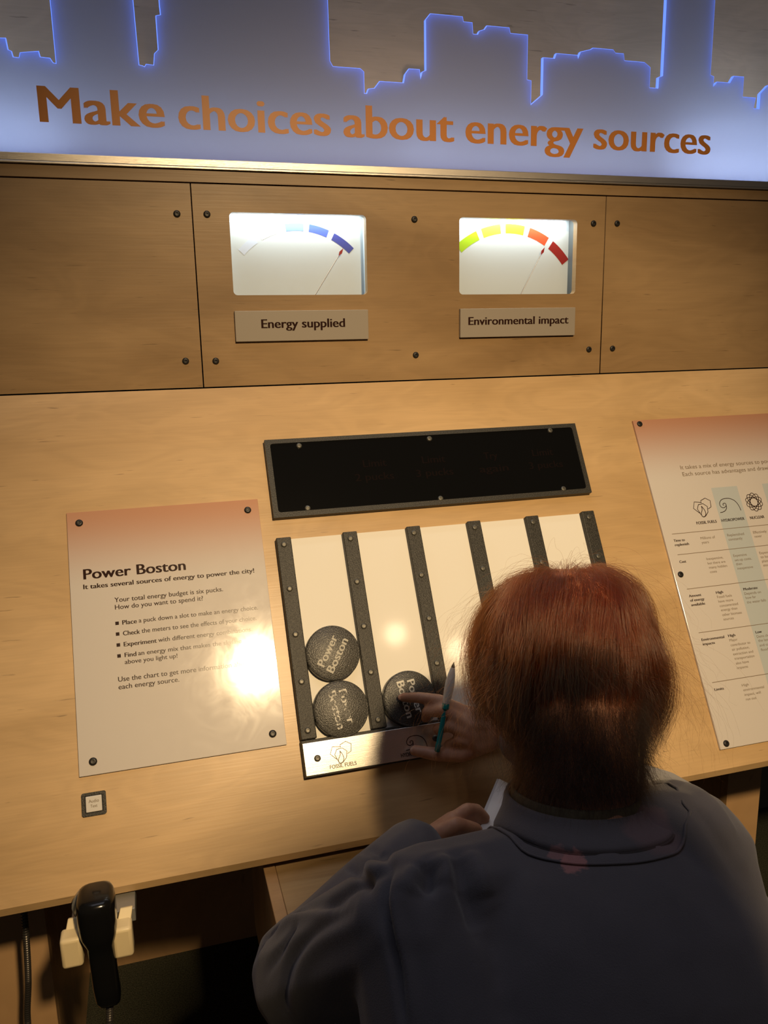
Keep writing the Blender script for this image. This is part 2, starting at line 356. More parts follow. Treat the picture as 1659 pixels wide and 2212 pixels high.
ICON_HYDRO = [[(0.631, -0.2587), (0.6299, -0.2518), (0.6277, -0.2459), (0.6242, -0.2412), (0.6201, -0.2384), (0.6148, -0.2364), (0.609, -0.236), (0.603, -0.2366), (0.5981, -0.2387), (0.5943, -0.2437), (0.5947, -0.249), (0.5986, -0.2515), (0.6031, -0.2504), (0.6059, -0.2472), (0.6047, -0.2442), (0.6013, -0.2443), (0.5999, -0.2464), (0.6016, -0.2474)], [(0.6058, -0.2469), (0.6051, -0.2521), (0.6015, -0.2563), (0.5966, -0.2585), (0.5906, -0.2591)]]
ICON_NUCLEAR = [(0.6611, -0.2464), (0.6663, -0.2311), (0.6779, -0.2466)]
STRIP = {'tl': (-0.1365, -0.5171), 'bl': (-0.1359, -0.5569), 'base_bl': (-0.1357, -0.5619), 'top': (0.0284, -0.5176), 'base_tl': (-0.1393, -0.5135), 'fossil': ((-0.0979, -0.5229), (-0.0777, -0.5492), (-0.0878, -0.5363)), 'hydro': ((0.0002, -0.5261), (0.0268, -0.5495), (0.0127, -0.5391)), 'screws': [(-0.1197, -0.538), (0.0419, -0.537)]}
STRIP_TEXT = [('FOSSIL FUELS', -0.1053, -0.0697, -0.5538, 0.0048, 1), ('HYDROPOWER', -0.0093, 0.029, -0.5541, 0.0049, 2)]
RAILS = {'x': [(-0.1369, -0.2391), (-0.1161, -0.2393)], 'l': [(-0.1369, -0.2391), (-0.0415, -0.239), (0.0525, -0.2386), (0.1468, -0.2382), (0.242, -0.2382), (0.338, -0.2386)], 'r': [(-0.1161, -0.2393), (-0.0204, -0.2386), (0.0736, -0.2388), (0.1687, -0.2391), (0.2631, -0.2387), (0.3602, -0.2384)], 'b': [(-0.14, -0.513), (-0.1193, -0.5133), (-0.0445, -0.5122), (-0.0225, -0.5124)]}
RAILFIT = [-0.1277, 0.0951, -0.2491, 0.0631]
PUCKS = [(-0.0804, -0.4059), (-0.0799, -0.4807), (0.0153, -0.4802)]
PUCKTEXT = [[(-0.0963, -0.4238), (-0.0715, -0.3872), (-0.0852, -0.4323), (-0.0587, -0.3909)], [(-0.0796, -0.458), (-0.0763, -0.4977), (-0.094, -0.4586), (-0.0865, -0.5049)], [(0.0139, -0.458), (0.0203, -0.5068), (0.0009, -0.4589), (0.0087, -0.5061)]]
DISPLAY = {'outer': [(-0.1359, -0.0912), (0.3633, -0.0905), (0.3621, -0.2086), (-0.135, -0.2101)], 'inner': [(-0.1278, -0.0943), (0.3607, -0.0948), (0.3552, -0.206), (-0.1289, -0.2052)], 'screws': [(-0.0868, -0.1024), (0.114, -0.1028), (0.318, -0.1005), (-0.0869, -0.1986), (0.1139, -0.1996), (0.3175, -0.1995)], 'txt': [(-0.0944, -0.1437), (0.0003, -0.1436), (0.0907, -0.1446), (0.1952, -0.1464), (0.2765, -0.1428), (-0.0125, -0.1643), (0.0821, -0.1644), (0.1833, -0.1699), (0.2703, -0.162), (-0.0986, -0.1645)]}
BUTTON = [(-0.4074, -0.5344), (-0.3795, -0.5347), (-0.38, -0.5613), (-0.4078, -0.5613)]
EDGE = [(-0.1832, -0.6518), (0.4291, -0.6514)]
VSEAMS = [(-0.2118, 0.2824), (-0.2145, -0.0003), (0.4382, 0.2826), (0.4391, 0.0005)]
VSCREWS = [(-0.234, 0.2412), (-0.2361, 0.0401), (-0.193, 0.2415), (-0.1934, 0.039), (0.1136, 0.2405), (0.1136, 0.0399), (0.417, 0.2399), (0.4166, 0.0414), (0.4601, 0.2407), (0.4609, 0.0419)]
WIN = [[(-0.1619, 0.2452), (0.0386, 0.2449), (0.0372, 0.1313), (-0.1627, 0.1317)], [(0.1859, 0.2449), (0.3877, 0.245), (0.3882, 0.1307), (0.1869, 0.1309)]]
PLATES = [[(-0.1633, 0.1092), (0.0372, 0.1091), (0.0362, 0.0661), (-0.1628, 0.0664)], [(0.1853, 0.109), (0.3867, 0.1093), (0.3857, 0.0659), (0.1861, 0.0653)]]
PLATE_TEXT = [('Energy supplied', -0.1254, 0.0003, 0.0845, 0.0125, 2), ('Environmental impact', 0.199, 0.374, 0.0842, 0.012, 2)]
BIG_TEXT = [('Make', -0.3998, -0.241, 0.3518, 0.3514), ('choices', -0.2233, -0.0109, 0.3502, 0.3508), ('about', 0.0072, 0.1776, 0.3495, 0.3501), ('energy', 0.1954, 0.3934, 0.3499, 0.3504), ('sources', 0.4114, 0.6284, 0.3502, 0.3518)]
BIG_CAP = (-0.3955, 0.3946)
SKY = [[(-0.437, 0.4478), (-0.431, 0.4482), (-0.4297, 0.435), (-0.4256, 0.4334), (-0.4244, 0.4267), (-0.4167, 0.4264), (-0.4147, 0.4325), (-0.3932, 0.4356), (-0.392, 0.4289), (-0.3801, 0.4284), (-0.3769, 0.4231), (-0.3686, 0.422)], [(-0.2652, 0.4269), (-0.2624, 0.4256), (-0.26, 0.4292), (-0.2502, 0.4284), (-0.2482, 0.4429), (-0.2428, 0.448), (-0.2382, 0.4888), (-0.2366, 0.4903), (-0.2372, 0.5026)], [(-0.0099, 0.5272), (-0.0116, 0.4503), (-0.0055, 0.4429), (0.0345, 0.4434), (0.0395, 0.4392), (0.0398, 0.4103), (0.0439, 0.4105), (0.0465, 0.4168), (0.0555, 0.4182), (0.0634, 0.4279), (0.0997, 0.4271), (0.1024, 0.4402), (0.1081, 0.4473), (0.1237, 0.4477), (0.1253, 0.4339), (0.1283, 0.4443), (0.1343, 0.4469), (0.1349, 0.514), (0.1413, 0.522), (0.1906, 0.5229), (0.192, 0.5154), (0.2058, 0.5149), (0.207, 0.5003), (0.2151, 0.5003), (0.2176, 0.5051), (0.226, 0.5079), (0.2297, 0.5131), (0.265, 0.5127), (0.2669, 0.5057), (0.2952, 0.5062), (0.2946, 0.4443), (0.3023, 0.4432), (0.3019, 0.4092), (0.3222, 0.4249), (0.322, 0.4765), (0.3413, 0.4784), (0.3439, 0.4837), (0.3793, 0.4836), (0.3806, 0.4788), (0.385, 0.4888), (0.402, 0.4932), (0.4058, 0.4957), (0.4409, 0.4959), (0.4452, 0.4913), (0.4594, 0.4917), (0.4612, 0.4816), (0.4971, 0.4817), (0.508, 0.4751), (0.5076, 0.4456), (0.5245, 0.4456), (0.5248, 0.4618), (0.5318, 0.4645), (0.5303, 0.5727)], [(0.6198, 0.5802), (0.6198, 0.4711), (0.6266, 0.4691), (0.6264, 0.4543), (0.6338, 0.4616), (0.6581, 0.4631), (0.665, 0.4722), (0.6842, 0.4727), (0.6839, 0.442), (0.71, 0.4406), (0.7068, 0.4257), (0.7192, 0.4252), (0.7206, 0.4493), (0.7327, 0.4624)]]
SHEETBOT = [(-0.452, 0.3118), (0.7473, 0.3152)]
GAUGE = {'n1': ((-0.0368, 0.133), (0.0088, 0.2006)), 'n2': ((0.3052, 0.1331), (0.345, 0.2054)), 'seg': [[(-0.1526, 0.202), (-0.1218, 0.214), (-0.1419, 0.1948)], [(-0.0762, 0.2354), (-0.0491, 0.2359), (-0.0496, 0.2241), (-0.0767, 0.2243)], [(-0.0405, 0.2343), (-0.01, 0.2267), (-0.014, 0.2161), (-0.0421, 0.2229)], [(-0.0024, 0.2238), (0.0265, 0.2012), (0.0199, 0.1924), (-0.0079, 0.2131)], [(0.1987, 0.2118), (0.2297, 0.2276), (0.233, 0.2162), (0.2008, 0.196)], [(0.2366, 0.2323), (0.2704, 0.2383), (0.2718, 0.2271), (0.2399, 0.2216)], [(0.2787, 0.2399), (0.3132, 0.2368), (0.3118, 0.2255), (0.2788, 0.2283)], [(0.3213, 0.2344), (0.356, 0.2203), (0.3515, 0.2103), (0.3186, 0.2227)], [(0.3634, 0.2156), (0.3911, 0.186), (0.3818, 0.1788), (0.356, 0.2048)]]}

# ------------------------------------------------------------------ the setting
bm = bmesh.new(); box(bm, -2.6, 2.6, -3.2, 1.2, -.05, 0); floor = struct(fin(bm, 'floor', M['carpet']))
bm = bmesh.new(); box(bm, -2.6, 2.6, .36, .44, 0, 3.0); struct(fin(bm, 'wall_back', M['paint']))

# ------------------------------------------------------------------ the exhibit console
con = thing('exhibit_console', 'long birch plywood exhibit console with sloping desk and upright panelled back', 'console', Matrix.Translation((0, -.1, 0)))
def into(o, mtx):
    """make o a child of the console, its geometry given in the frame mtx"""
    o.parent = con; o.matrix_local = con.matrix_world.inverted() @ mtx; return o
def cpart(bm, name, m, mtx=Matrix.Identity(4), **kw):
    return into(fin(bm, name, m, **kw), mtx)

X0, X1 = -1.05, 1.35
# desk top with the puck slots' opening left closed: a 19 mm sheet, chamfered at its lower edge
bm = bmesh.new()
prof = [(-.6455, 0), (.0, 0), (.0, -.019), (-.6520, -.019), (-.6535, -.008)]
va = [bm.verts.new((X0, y, z)) for y, z in prof]; vb = [bm.verts.new((X1, y, z)) for y, z in prof]
bm.faces.new(va); bm.faces.new(vb[::-1])
for i in range(5): bm.faces.new((va[i], vb[i], vb[(i+1)%5], va[(i+1)%5]))
cpart(bm, 'desk_panel', M['desk'], DESK)

def hole_panel(name, x0, x1, y0, y1, holes, m, th=.012):
    g = .0009
    me = curve_mesh(name, [[(x0+g, y0+g), (x1-g, y0+g), (x1-g, y1-g), (x0+g, y1-g)]] + holes, th/2)
    o = new_obj(name, me, m); for_ = Matrix.Translation((0, 0, -th/2))
    return into(o, WALL @ for_)
WINS = [(-.1622, .0380, .1315, .2451), (.1862, .3880, .1308, .2450)]
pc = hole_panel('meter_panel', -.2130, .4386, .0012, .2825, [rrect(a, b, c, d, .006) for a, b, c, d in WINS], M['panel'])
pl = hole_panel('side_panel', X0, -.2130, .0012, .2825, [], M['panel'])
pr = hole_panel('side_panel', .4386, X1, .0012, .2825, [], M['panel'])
# the trim between panels and aluminium channel
bm = bmesh.new(); box(bm, X0, X1, .2838, .2992, -.012, .0); cpart(bm, 'top_trim', M['panel'], WALL)
# dark backing seen through the joints
bm = bmesh.new()
for a, b, c, d in ((X0, -.170, .0, .30), (.046, .180, .0, .30), (.396, X1, .0, .30), (-.170, .046, .0, .124), (-.170, .046, .252, .30), (.180, .396, .0, .124), (.180, .396, .252, .30)):
    box(bm, a, b, c, d, -.0160, -.0125)
cpart(bm, 'joint_backing', M['black'], WALL)
bm = bmesh.new(); box(bm, X0, X1, -.13, -.012, .286, .2975); 
for f in bm.verts: f.co = Vector((f.co.x, f.co.z, f.co.y))
cpart(bm, 'top_shelf', M['body'], WALL)
bm = bmesh.new(); box(bm, X0, X1, .2, 1.25, -.145, -.130); cpart(bm, 'back_board', M['back'], WALL)
# body below the desk
bm = bmesh.new(); box(bm, X0, -.4938, -.1, -.082, 0, .985); cpart(bm, 'front_panel', M['body'])
bm = bmesh.new(); box(bm, .677, .7505, -.1, -.082, 0, .985); cpart(bm, 'front_panel', M['body'])
bm = bmesh.new(); box(bm, -.511, -.4938, -.081, .298, 0, .985); cpart(bm, 'side_wall', M['body'])
bm = bmesh.new(); box(bm, .677, .695, -.081, .298, 0, .985); cpart(bm, 'side_wall', M['body'])
bm = bmesh.new(); box(bm, -.511, .695, .299, .317, 0, 1.10); cpart(bm, 'rear_panel', M['body'])
bm = bmesh.new(); box(bm, .7325, .7505, -.081, .317, 0, .985); cpart(bm, 'end_wall', M['body'])
# writing shelf that sticks out under the desk
bm = bmesh.new(); box(bm, -.1835, .290, -.455, -.15, .576, .588); cpart(bm, 'shelf_board', M['desk'], bevel=.001)
bm = bmesh.new()
for x in (-.199, .290):
    vv = [bm.verts.new((x+dx, y, z)) for dx in (0, .0150) for y, z in ((-.460, .590), (-.14, .590), (-.14, .38), (-.30, .38))]
    for f in ((0,1,2,3), (7,6,5,4), (0,4,5,1), (1,5,6,2), (2,6,7,3), (3,7,4,0)): bm.faces.new([vv[i] for i in f])
    cpart(bm, 'shelf_bracket', M['body'], bevel=.001); bm = bmesh.new()
bm.free()
# screws of the panels
sc = [p for p in VSCREWS]
for x, y in sc:
    o = bpy.data.objects.new('screw', screw_mesh(.0047, 'screw')); C.objects.link(o); into(o, WALL @ Matrix.Translation((x, y, 0)))

# ------------------------------------------------------------------ skyline sheet in its aluminium channel
sky = thing('skyline_sign', 'frosted acrylic city skyline sheet with copper lettering and blue glowing edges', 'sign', WALL @ Matrix.Translation((0, .30, 0)))
off = (0, -.30, 0)
bm = bmesh.new(); box(bm, X0, X1, .3000, .3030, -.0135, .0045); box(bm, X0, X1, .3030, .3128, .0008, .0045); box(bm, X0, X1, .3030, .3128, -.0135, -.0098)
fin(bm, 'aluminium_channel', M['alu'], sky, off, bevel=.0006)
def snap(pts):
    out = [list(pts[0])]
    for p in pts[1:]:
        q = list(p); a = out[-1]
        dx, dy = abs(q[0]-a[0]), abs(q[1]-a[1])
        if dy > .018 and dx < .008: q[0] = a[0]
        elif dx > .012 and dy < .003: q[1] = a[1]
        out.append(q)
    return out
a, b, c_, d = [snap(p) for p in SKY]
top = [(-1.0, .42), (-.93, .42), (-.93, .60), (-.80, .60), (-.80, .50), (-.70, .50), (-.70, .58), (-.60, .58), (-.60, .47), (-.52, .47), (-.52, .455)]
outline = [(X0+.01, .304)] + top + a[:-1] + [(-.3725, .4222), (-.3725, .78), (-.345, .82), (-.30, .82), (-.2760, .78), (-.2700, .4275)] + b + \
          [(-.2372, .70), (-.20, .74), (-.15, .74), (-.12, .80), (-.06, .80), (-.0116, .69)] + c_[1:] + [(.5303, .92), (.56, .96), (.6198, .92)] + d[1:] + \
          [(.76, .47), (.80, .47), (.80, .62), (.93, .62), (.93, .52), (1.1, .52), (1.1, .45), (X1-.01, .45), (X1-.01, .304)]
TH = .0072
me = curve_mesh('acrylic_sheet', [outline], TH/2 - .0009, .0009)
fr = mat('frosted_acrylic', (.46, .45, .50), .5, spec=.35)
nt = fr.node_tree; bs = nt.nodes['Principled BSDF']; out = nt.nodes['Material Output']
tr = N(fr, 'ShaderNodeBsdfTranslucent'); tr.inputs[0].default_value = (.70, .72, .82, 1)
mx = N(fr, 'ShaderNodeMixShader'); mx.inputs[0].default_value = .62
L(fr, bs.outputs[0], mx.inputs[1]); L(fr, tr.outputs[0], mx.inputs[2]); L(fr, mx.outputs[0], out.inputs['Surface'])
edge = mat('edge_lit_acrylic', (.3, .4, .8), .3, emit=(.10, .22, .95), emit_s=1.25)
sheet = new_obj('acrylic_sheet', me, [fr, edge], sky, (0, -.30, -TH/2)); sheet['label'] = 'frosted blue-lit acrylic cut to a skyline'
for p in me.polygons:
    p.material_index = 0 if abs(p.normal.z) > .92 else 1
for t, x0, x1, y0, y1 in BIG_TEXT:
    o = lettering(t, x0, x1, .3515, .0435, 3, M['orange'], sky, .0006)
    o.location = off
BLUE = (.60, .75, 1.0)
for x, pw, wd in ((-.62, .62, .5), (-.10, .25, .5), (.32, .25, .4), (.74, .90, .34)):
    area('edge_lamp', (x, .062, ZH+.315), (x, .022, ZH+.37), pw, BLUE, wd, .012)

# ------------------------------------------------------------------ meters behind the panel
ROBJ = {}
def arc_seg(cx_, cy_, r0, r1, a0, a1, z):
    bm = bmesh.new(); n = 8; A = [math.radians(a0 + (a1-a0)*k/n) for k in range(n+1)]
    o_ = [bm.verts.new((cx_+r1*math.cos(t), cy_+r1*math.sin(t), z)) for t in A]; i_ = [bm.verts.new((cx_+r0*math.cos(t), cy_+r0*math.sin(t), z)) for t in A]
    for k in range(n): bm.faces.new((i_[k], i_[k+1], o_[k+1], o_[k]))
    r = bmesh.ops.extrude_face_region(bm, geom=bm.faces[:]); bmesh.ops.translate(bm, verts=[v for v in r['geom'] if isinstance(v, bmesh.types.BMVert)], vec=(0,0,.0002))
    return bm
def meter(label, win, cx_, cy_, r0, r1, segs, n0, n1):
    x0, x1, y0, y1 = win
    t = thing('dial_meter', label, 'meter', WALL @ Matrix.Translation(((x0+x1)/2, y0, -.0125)))
    o3 = (-(x0+x1)/2, -y0, .0125)
    D_ = -.034; e = .004
    bm = bmesh.new()
    xa, xb, ya, yb = x0-e, x1+e, y0-e-.02, y1+e+.006
    for bx in ((xa-.003, xa, ya, yb, D_-.004, -.0165), (xb, xb+.003, ya, yb, D_-.004, -.0165), (xa, xb, yb, yb+.003, D_-.004, -.0165), (xa, xb, ya-.003, ya, D_-.004, -.0165)): box(bm, *bx)
    fin(bm, 'housing', M['dial'] if cx_ < 0 else mat('dark_housing', (.10, .11, .11), .5), t, o3)
    bm = bmesh.new(); box(bm, xa, xb, ya, yb, D_-.004, D_); fin(bm, 'dial_face', M['dial'], t, o3)
    for i, (a0, a1, col) in enumerate(segs):
        m = mat('dial_colour', col, .45); fin(arc_seg(cx_, cy_, r0, r1, a0, a1, D_), 'dial_segment', m, t, o3)
    bm = bmesh.new(); n0 = Vector((*n0, D_+.007)); n1 = Vector((*n1, D_+.007)); dv = (n1-n0).normalized()
    tube(bm, [n0 - dv*.02, n1 - dv*.003], .00055, 8); nd = fin(bm, 'needle', M['needle'], t, o3, smooth=60)
    bm = bmesh.new(); pv = Vector((-dv.y, dv.x, 0)); c0 = n1 - dv*.0075
    q = [bm.verts.new(p) for p in (n1, c0+pv*.0024, n1-dv*.0135, c0-pv*.0024)]; q2 = [bm.verts.new(v.co+Vector((0,0,.0009))) for v in q]
    bm.faces.new(q); bm.faces.new(q2[::-1])
    for k in range(4): bm.faces.new((q[k], q2[k], q2[(k+1)%4], q[(k+1)%4]))
    k = fin(bm, 'needle_tip', M['red'], nd); k['label'] = 'dark red arrow tip'
    # white tubes hidden above the window
    wp = WALL @ Vector(((x0+x1)/2, y1+.0045, -.0235)); wa = WALL @ Vector(((x0+x1)/2, y1-.05, -.030))
    area('meter_lamp', wp, wa, .26, (.93, 1.0, .98), (x1-x0)*.92, .008)
S1 = [(123, 137, (.50, .58, .72)), (104.5, 119, (.80, .82, .85)), (85.5, 99, (.15, .24, .62)), (67, 81.5, (.055, .10, .50)), (45.5, 62.8, (.03, .045, .26))]
S2 = [(114, 131, (.32, .52, .01)), (96, 110.3, (.66, .70, .04)), (77.7, 92.2, (.74, .72, .02)), (58.3, 73.9, (.80, .07, .02)), (37.3, 54.4, (.26, .012, .01))]
meter('lit dial meter with blue arc above the Energy supplied plate', WINS[0], -.0585, .1145, .111, .122, S1, (-.0368, .133), (.0088, .2006))
meter('lit dial meter with green to red arc above the Environmental impact plate', WINS[1], .2838, .1045, .1225, .137, S2, (.3052, .1331), (.345, .2054))
for (s, x0, x1, y, cap, b), cs, lab in zip(PLATE_TEXT, PLATES, ('satin plate reading Energy supplied under the left meter', 'satin plate reading Environmental impact under the right meter')):
    xa = (cs[0][0]+cs[3][0])/2; xb = (cs[1][0]+cs[2][0])/2; ya = (cs[2][1]+cs[3][1])/2 - .0005; yb = (cs[0][1]+cs[1][1])/2
    t = thing('name_plate', lab, 'plate', WALL @ Matrix.Translation(((xa+xb)/2, ya, .0003)), 'name plates under the meters')
    o3 = (-(xa+xb)/2, -ya, -.0003)
    bm = bmesh.new(); box(bm, xa, xb, ya, yb, .0003, .006); fin(bm, 'plate', M['plate'], t, o3, bevel=.0006)
    lettering(s, x0, x1, y, cap, b, M['ink'], t, .0062).location = o3

# ------------------------------------------------------------------ printed panels on the desk
def print_mat(name, y_top, fade, tint):
    """print that fades from a rust tint at the top edge to off-white"""
    m = mat(name, (.74, .69, .60), .13, spec=.42)
    tc = N(m, 'ShaderNodeTexCoord'); sp = N(m, 'ShaderNodeSeparateXYZ'); mr = N(m, 'ShaderNodeMapRange')
    mr.interpolation_type = 'SMOOTHSTEP'
    mr.inputs[1].default_value = y_top - fade; mr.inputs[2].default_value = y_top
    rp = N(m, 'ShaderNodeValToRGB'); e = rp.color_ramp.elements
    e[0].color = (.60, .555, .51, 1); e[1].color = (*tint, 1)
    L(m, tc.outputs['Object'], sp.inputs[0]); L(m, sp.outputs['Y'], mr.inputs[0]); L(m, mr.outputs[0], rp.inputs[0])
    L(m, rp.outputs[0], m.node_tree.nodes['Principled BSDF'].inputs['Base Color'])
    # fine scratches in the gloss
    nz = N(m, 'ShaderNodeTexNoise'); nz.inputs['Scale'].default_value = 18; nz.inputs['Detail'].default_value = 6; nz.inputs['Distortion'].default_value = 3
    r2 = N(m, 'ShaderNodeMapRange'); r2.inputs[1].default_value = .3; r2.inputs[2].default_value = .75; r2.inputs[3].default_value = .085; r2.inputs[4].default_value = .135
    L(m, tc.outputs['Object'], nz.inputs[0]); L(m, nz.outputs['Fac'], r2.inputs[0]); L(m, r2.outputs[0], m.node_tree.nodes['Principled BSDF'].inputs['Roughness'])
    return m
def desk_thing(name, label, cat, x, y, h=0.0, group=None):
    t = thing(name, label, cat, DESK @ Matrix.Translation((x, y, h)), group)
    return t, (-x, -y, -h)

sx0, sx1, sy0, sy1 = -.4086, -.1551, -.5149, -.1770
t, o3 = desk_thing('instruction_sign', 'white printed sign headed Power Boston left of the puck slots', 'sign', (sx0+sx1)/2, sy0)
bm = bmesh.new(); box(bm, sx0, sx1, sy0, sy1, .0002, .004); fin(bm, 'sign_panel', print_mat('sign_print', sy1+.004, .115, (.50, .27, .17)), t, o3, bevel=.0006)
for s, x0, x1, y, cap, b in SIGN_TEXT:
    lettering(s, x0, x1, y, cap, b, M['ink'], t, .00412).location = o3
for x, y in SIGN_BULLETS:
    bm = bmesh.new(); vv = [bm.verts.new(p) for p in ((x-.0022, y-.0022, .00412), (x+.0022, y-.0022, .00412), (x+.0022, y+.0022, .00412), (x-.0022, y+.0022, .00412))]; bm.faces.new(vv)
    fin(bm, 'bullet', M['ink'], t, o3)
screws(t, [(x+o3[0], y+o3[1]) for x, y in SIGN_SCREWS], .004, .0047)

qx0, qx1, qy0, qy1 = .4751, 1.02, -.6182, -.0885
t, o3 = desk_thing('chart_sign', 'large printed chart comparing energy sources at the right of the desk', 'sign', (qx0+qx1)/2, qy0)
bm = bmesh.new(); box(bm, qx0, qx1, qy0, qy1, .0002, .004); fin(bm, 'sign_panel', print_mat('chart_print', qy1+.01, .125, (.44, .22, .13)), t, o3, bevel=.0006)
for x0, x1 in ((.5867, .6370), (.6872, .7375), (.7877, .8380)):
    bm = bmesh.new(); vv = [bm.verts.new(p) for p in ((x0, -.592, .00406), (x1, -.592, .00406), (x1, -.216, .00406), (x0, -.216, .00406))]; bm.faces.new(vv)
    fin(bm, 'tinted_band', M['band'], t, o3)
for y in (-.2872, -.3214, -.3771, -.4460, -.5220):
    bm = bmesh.new(); vv = [bm.verts.new(p) for p in ((.4907, y-.00045, .00412), (.985, y-.00045, .00412), (.985, y+.00045, .00412), (.4907, y+.00045, .00412))]; bm.faces.new(vv)
    fin(bm, 'rule_line', M['ink_thin'], t, o3)
for s, x0, x1, y, cap, b in CHART_TEXT:
    lettering(s, x0, x1, y, cap, b, M['ink'] if b == 2 else M['ink_thin'], t, .00416).location = o3
screws(t, [(x+o3[0], y+o3[1]) for x, y in CHART_SCREWS + [(1.009, -.0955), (1.009, -.353), (1.009, -.6108)]], .004, .0047)

def icon(kind, parent, o3, z, cx_, cy_, sc, wd, m):
    """line icons, drawn around their own centre as they stand on the chart, moved to cx_, cy_ and scaled"""
    bm = bmesh.new(); base = {'fossil': (.5605, -.2483), 'hydro': (.6105, -.2475), 'nuclear': (.6611, -.2464)}[kind]
    tr_ = lambda P: [((x-base[0])*sc+cx_, (y-base[1])*sc+cy_) for x, y in P]
    if kind == 'fossil':
        for k, P in enumerate(ICON_FOSSIL): stroke(bm, tr_(smooth_poly(P, 3) if k == 3 else P), wd, z)
    elif kind == 'hydro':
        for P in ICON_HYDRO: stroke(bm, tr_(smooth_poly(P, 4)), wd, z)
    else:
        for k in range(5):
            an = PI*k/5 + .3; P = []
            for j in range(32):
                u = 2*PI*j/32; ex, ey = .0160*math.cos(u), .0072*math.sin(u)
                P.append((base[0]+ex*math.cos(an)-ey*math.sin(an), base[1]+ex*math.sin(an)+ey*math.cos(an)))
            stroke(bm, tr_(P), wd, z, True)
    return fin(bm, 'line_icon', m, parent, o3)
icon('fossil', t, o3, .00420, .5605, -.2483, 1, .0011, M['ink'])
icon('hydro', t, o3, .00420, .6105, -.2475, 1, .0011, M['ink'])
icon('nuclear', t, o3, .00420, .6611, -.2464, 1, .0011, M['ink'])

# ------------------------------------------------------------------ black read-out window
t, o3 = desk_thing('display_window', 'wide black glossy display in a textured black frame above the puck slots', 'display', .1140, -.2090)
bm = bmesh.new(); dx0, dx1, dy0, dy1 = -.1365, .3640, -.2094, -.0908
me = curve_mesh('frame', [[(dx0, dy0), (dx1, dy0), (dx1, dy1), (dx0, dy1)], rrect(dx0+.0075, dx1-.0075, dy0+.0075, dy1-.0065, .004)], .0055)
o = new_obj('frame', me, M['black_plastic'], t, (o3[0], o3[1], .0057)); b_ = o.modifiers.new('b', 'BEVEL'); b_.width = .0008; b_.segments = 2; b_.limit_method = 'ANGLE'
bm.free(); bm = bmesh.new(); box(bm, dx0+.006, dx1-.006, dy0+.006, dy1-.006, .0003, .0098); fin(bm, 'screen', M['black_gloss'], t, o3)
for s, x0, x1, y, cap in (('Limit', .0040, .0400, -.142, .011), ('2 pucks', -.0110, .0480, -.163, .011), ('Limit', .0960, .1330, -.142, .011), ('3 pucks', .0830, .1420, -.163, .011),
                          ('Try', .1960, .2190, -.142, .011), ('again', .1850, .2330, -.163, .011), ('Limit', .2780, .3140, -.142, .011), ('3 pucks', .2680, .3260, -.163, .011)):
    lettering(s, x0, x1, y, cap, 1, M['ghost'], t, .0099).location = o3
screws(t, [(x+o3[0], y+o3[1]) for x, y in DISPLAY['screws']], .0098, .0040, 'screw_grey')

# ------------------------------------------------------------------ puck slots
t, o3 = desk_thing('puck_board', 'white board of five puck slots between black textured rails', 'game board', .112, -.515)
bm = bmesh.new(); box(bm, -.130, .352, -.516, -.2395, .0002, .0026); fin(bm, 'white_sheet', M['white_board'], t, o3)
RW_ = .0208
for k in range(6):
    xc = -.1268 + k*.09505 + (0 if k else 0)
    bm = bmesh.new(); box(bm, -RW_/2, RW_/2, -.1370, .1370, 0, .0095)
    r = fin(bm, 'rail', M['black_plastic'], t, (xc+o3[0], -.3758+o3[1], .0027), bevel=.0012)
    screws(r, [(-.0005, .1265-.0631*q) for q in range(5)], .0094, .0040, 'screw_grey')
# label strip at the foot of the slots
bm = bmesh.new(); box(bm, -.1378, .362, -.5600, -.5136, .0002, .0122); fin(bm, 'strip_base', M['black_plastic'], t, o3, bevel=.0008)
bm = bmesh.new(); box(bm, -.1368, .361, -.5580, -.5172, .0123, .0140); lp = fin(bm, 'label_strip', M['alu_plate'], t, o3, bevel=.0005); lp['label'] = 'silvery strip with icons and names'
for (s, x0, x1, y, cap, b) in STRIP_TEXT: lettering(s, x0, x1, y, cap, 2, M['ink_grey'] if s[0] == 'F' else M['ink'], lp, .01415)
lettering('NUCLEAR', .0975, .1245, -.5541, .0048, 2, M['ink'], lp, .01415)
icon('fossil', lp, (0,0,0), .01416, -.0878, -.5358, .83, .0009, M['ink_grey'])
icon('hydro', lp, (0,0,0), .01416, .0135, -.5378, .74, .0010, M['ink'])
icon('nuclear', lp, (0,0,0), .01416, .111, -.5360, .75, .0010, M['ink'])
screws(lp, [(-.1197, -.538), (.0419, -.537), (.205, -.537), (.344, -.538)], .0139, .0042, 'screw_grey')

def puck(x, y, ang, letters, label):
    t, _ = desk_thing('puck', label, 'puck', x, y, .0027, 'pucks in the slots')
    bm = bmesh.new(); R_ = .0370
    lathe(bm, [(0, 0), (R_-.0012, 0), (R_, .0012), (R_, .0112), (R_-.0013, .0124), (R_-.0019, .0122), (R_-.0024, .0125), (0, .0125)], 64)
    fin(bm, 'puck_body', M['puck'], t, smooth=35)
    ca, sa = math.cos(ang), math.sin(ang)
    for s, wd, yy in (('Power', .0455, .0028), ('Boston', .0500, -.0118)):
        lettering(s, -.0235 if s == 'Power' else -.0255, (-.0235 if s == 'Power' else -.0255)+wd, yy, .0105, 2, letters, t, .01265, rot=(0, 0, ang))
puck(PUCKS[0][0], PUCKS[0][1]-.0005, math.radians(57), M['letter_grey'], 'black puck with grey lettering, upper of the two in the first slot')
puck(PUCKS[1][0], PUCKS[1][1], math.radians(-82), M['letter_worn'], 'black puck with worn-off lettering, lower one in the first slot')
puck(PUCKS[2][0], PUCKS[2][1], math.radians(-82), M['letter_white'], 'black puck with clean white lettering under the pointing finger')

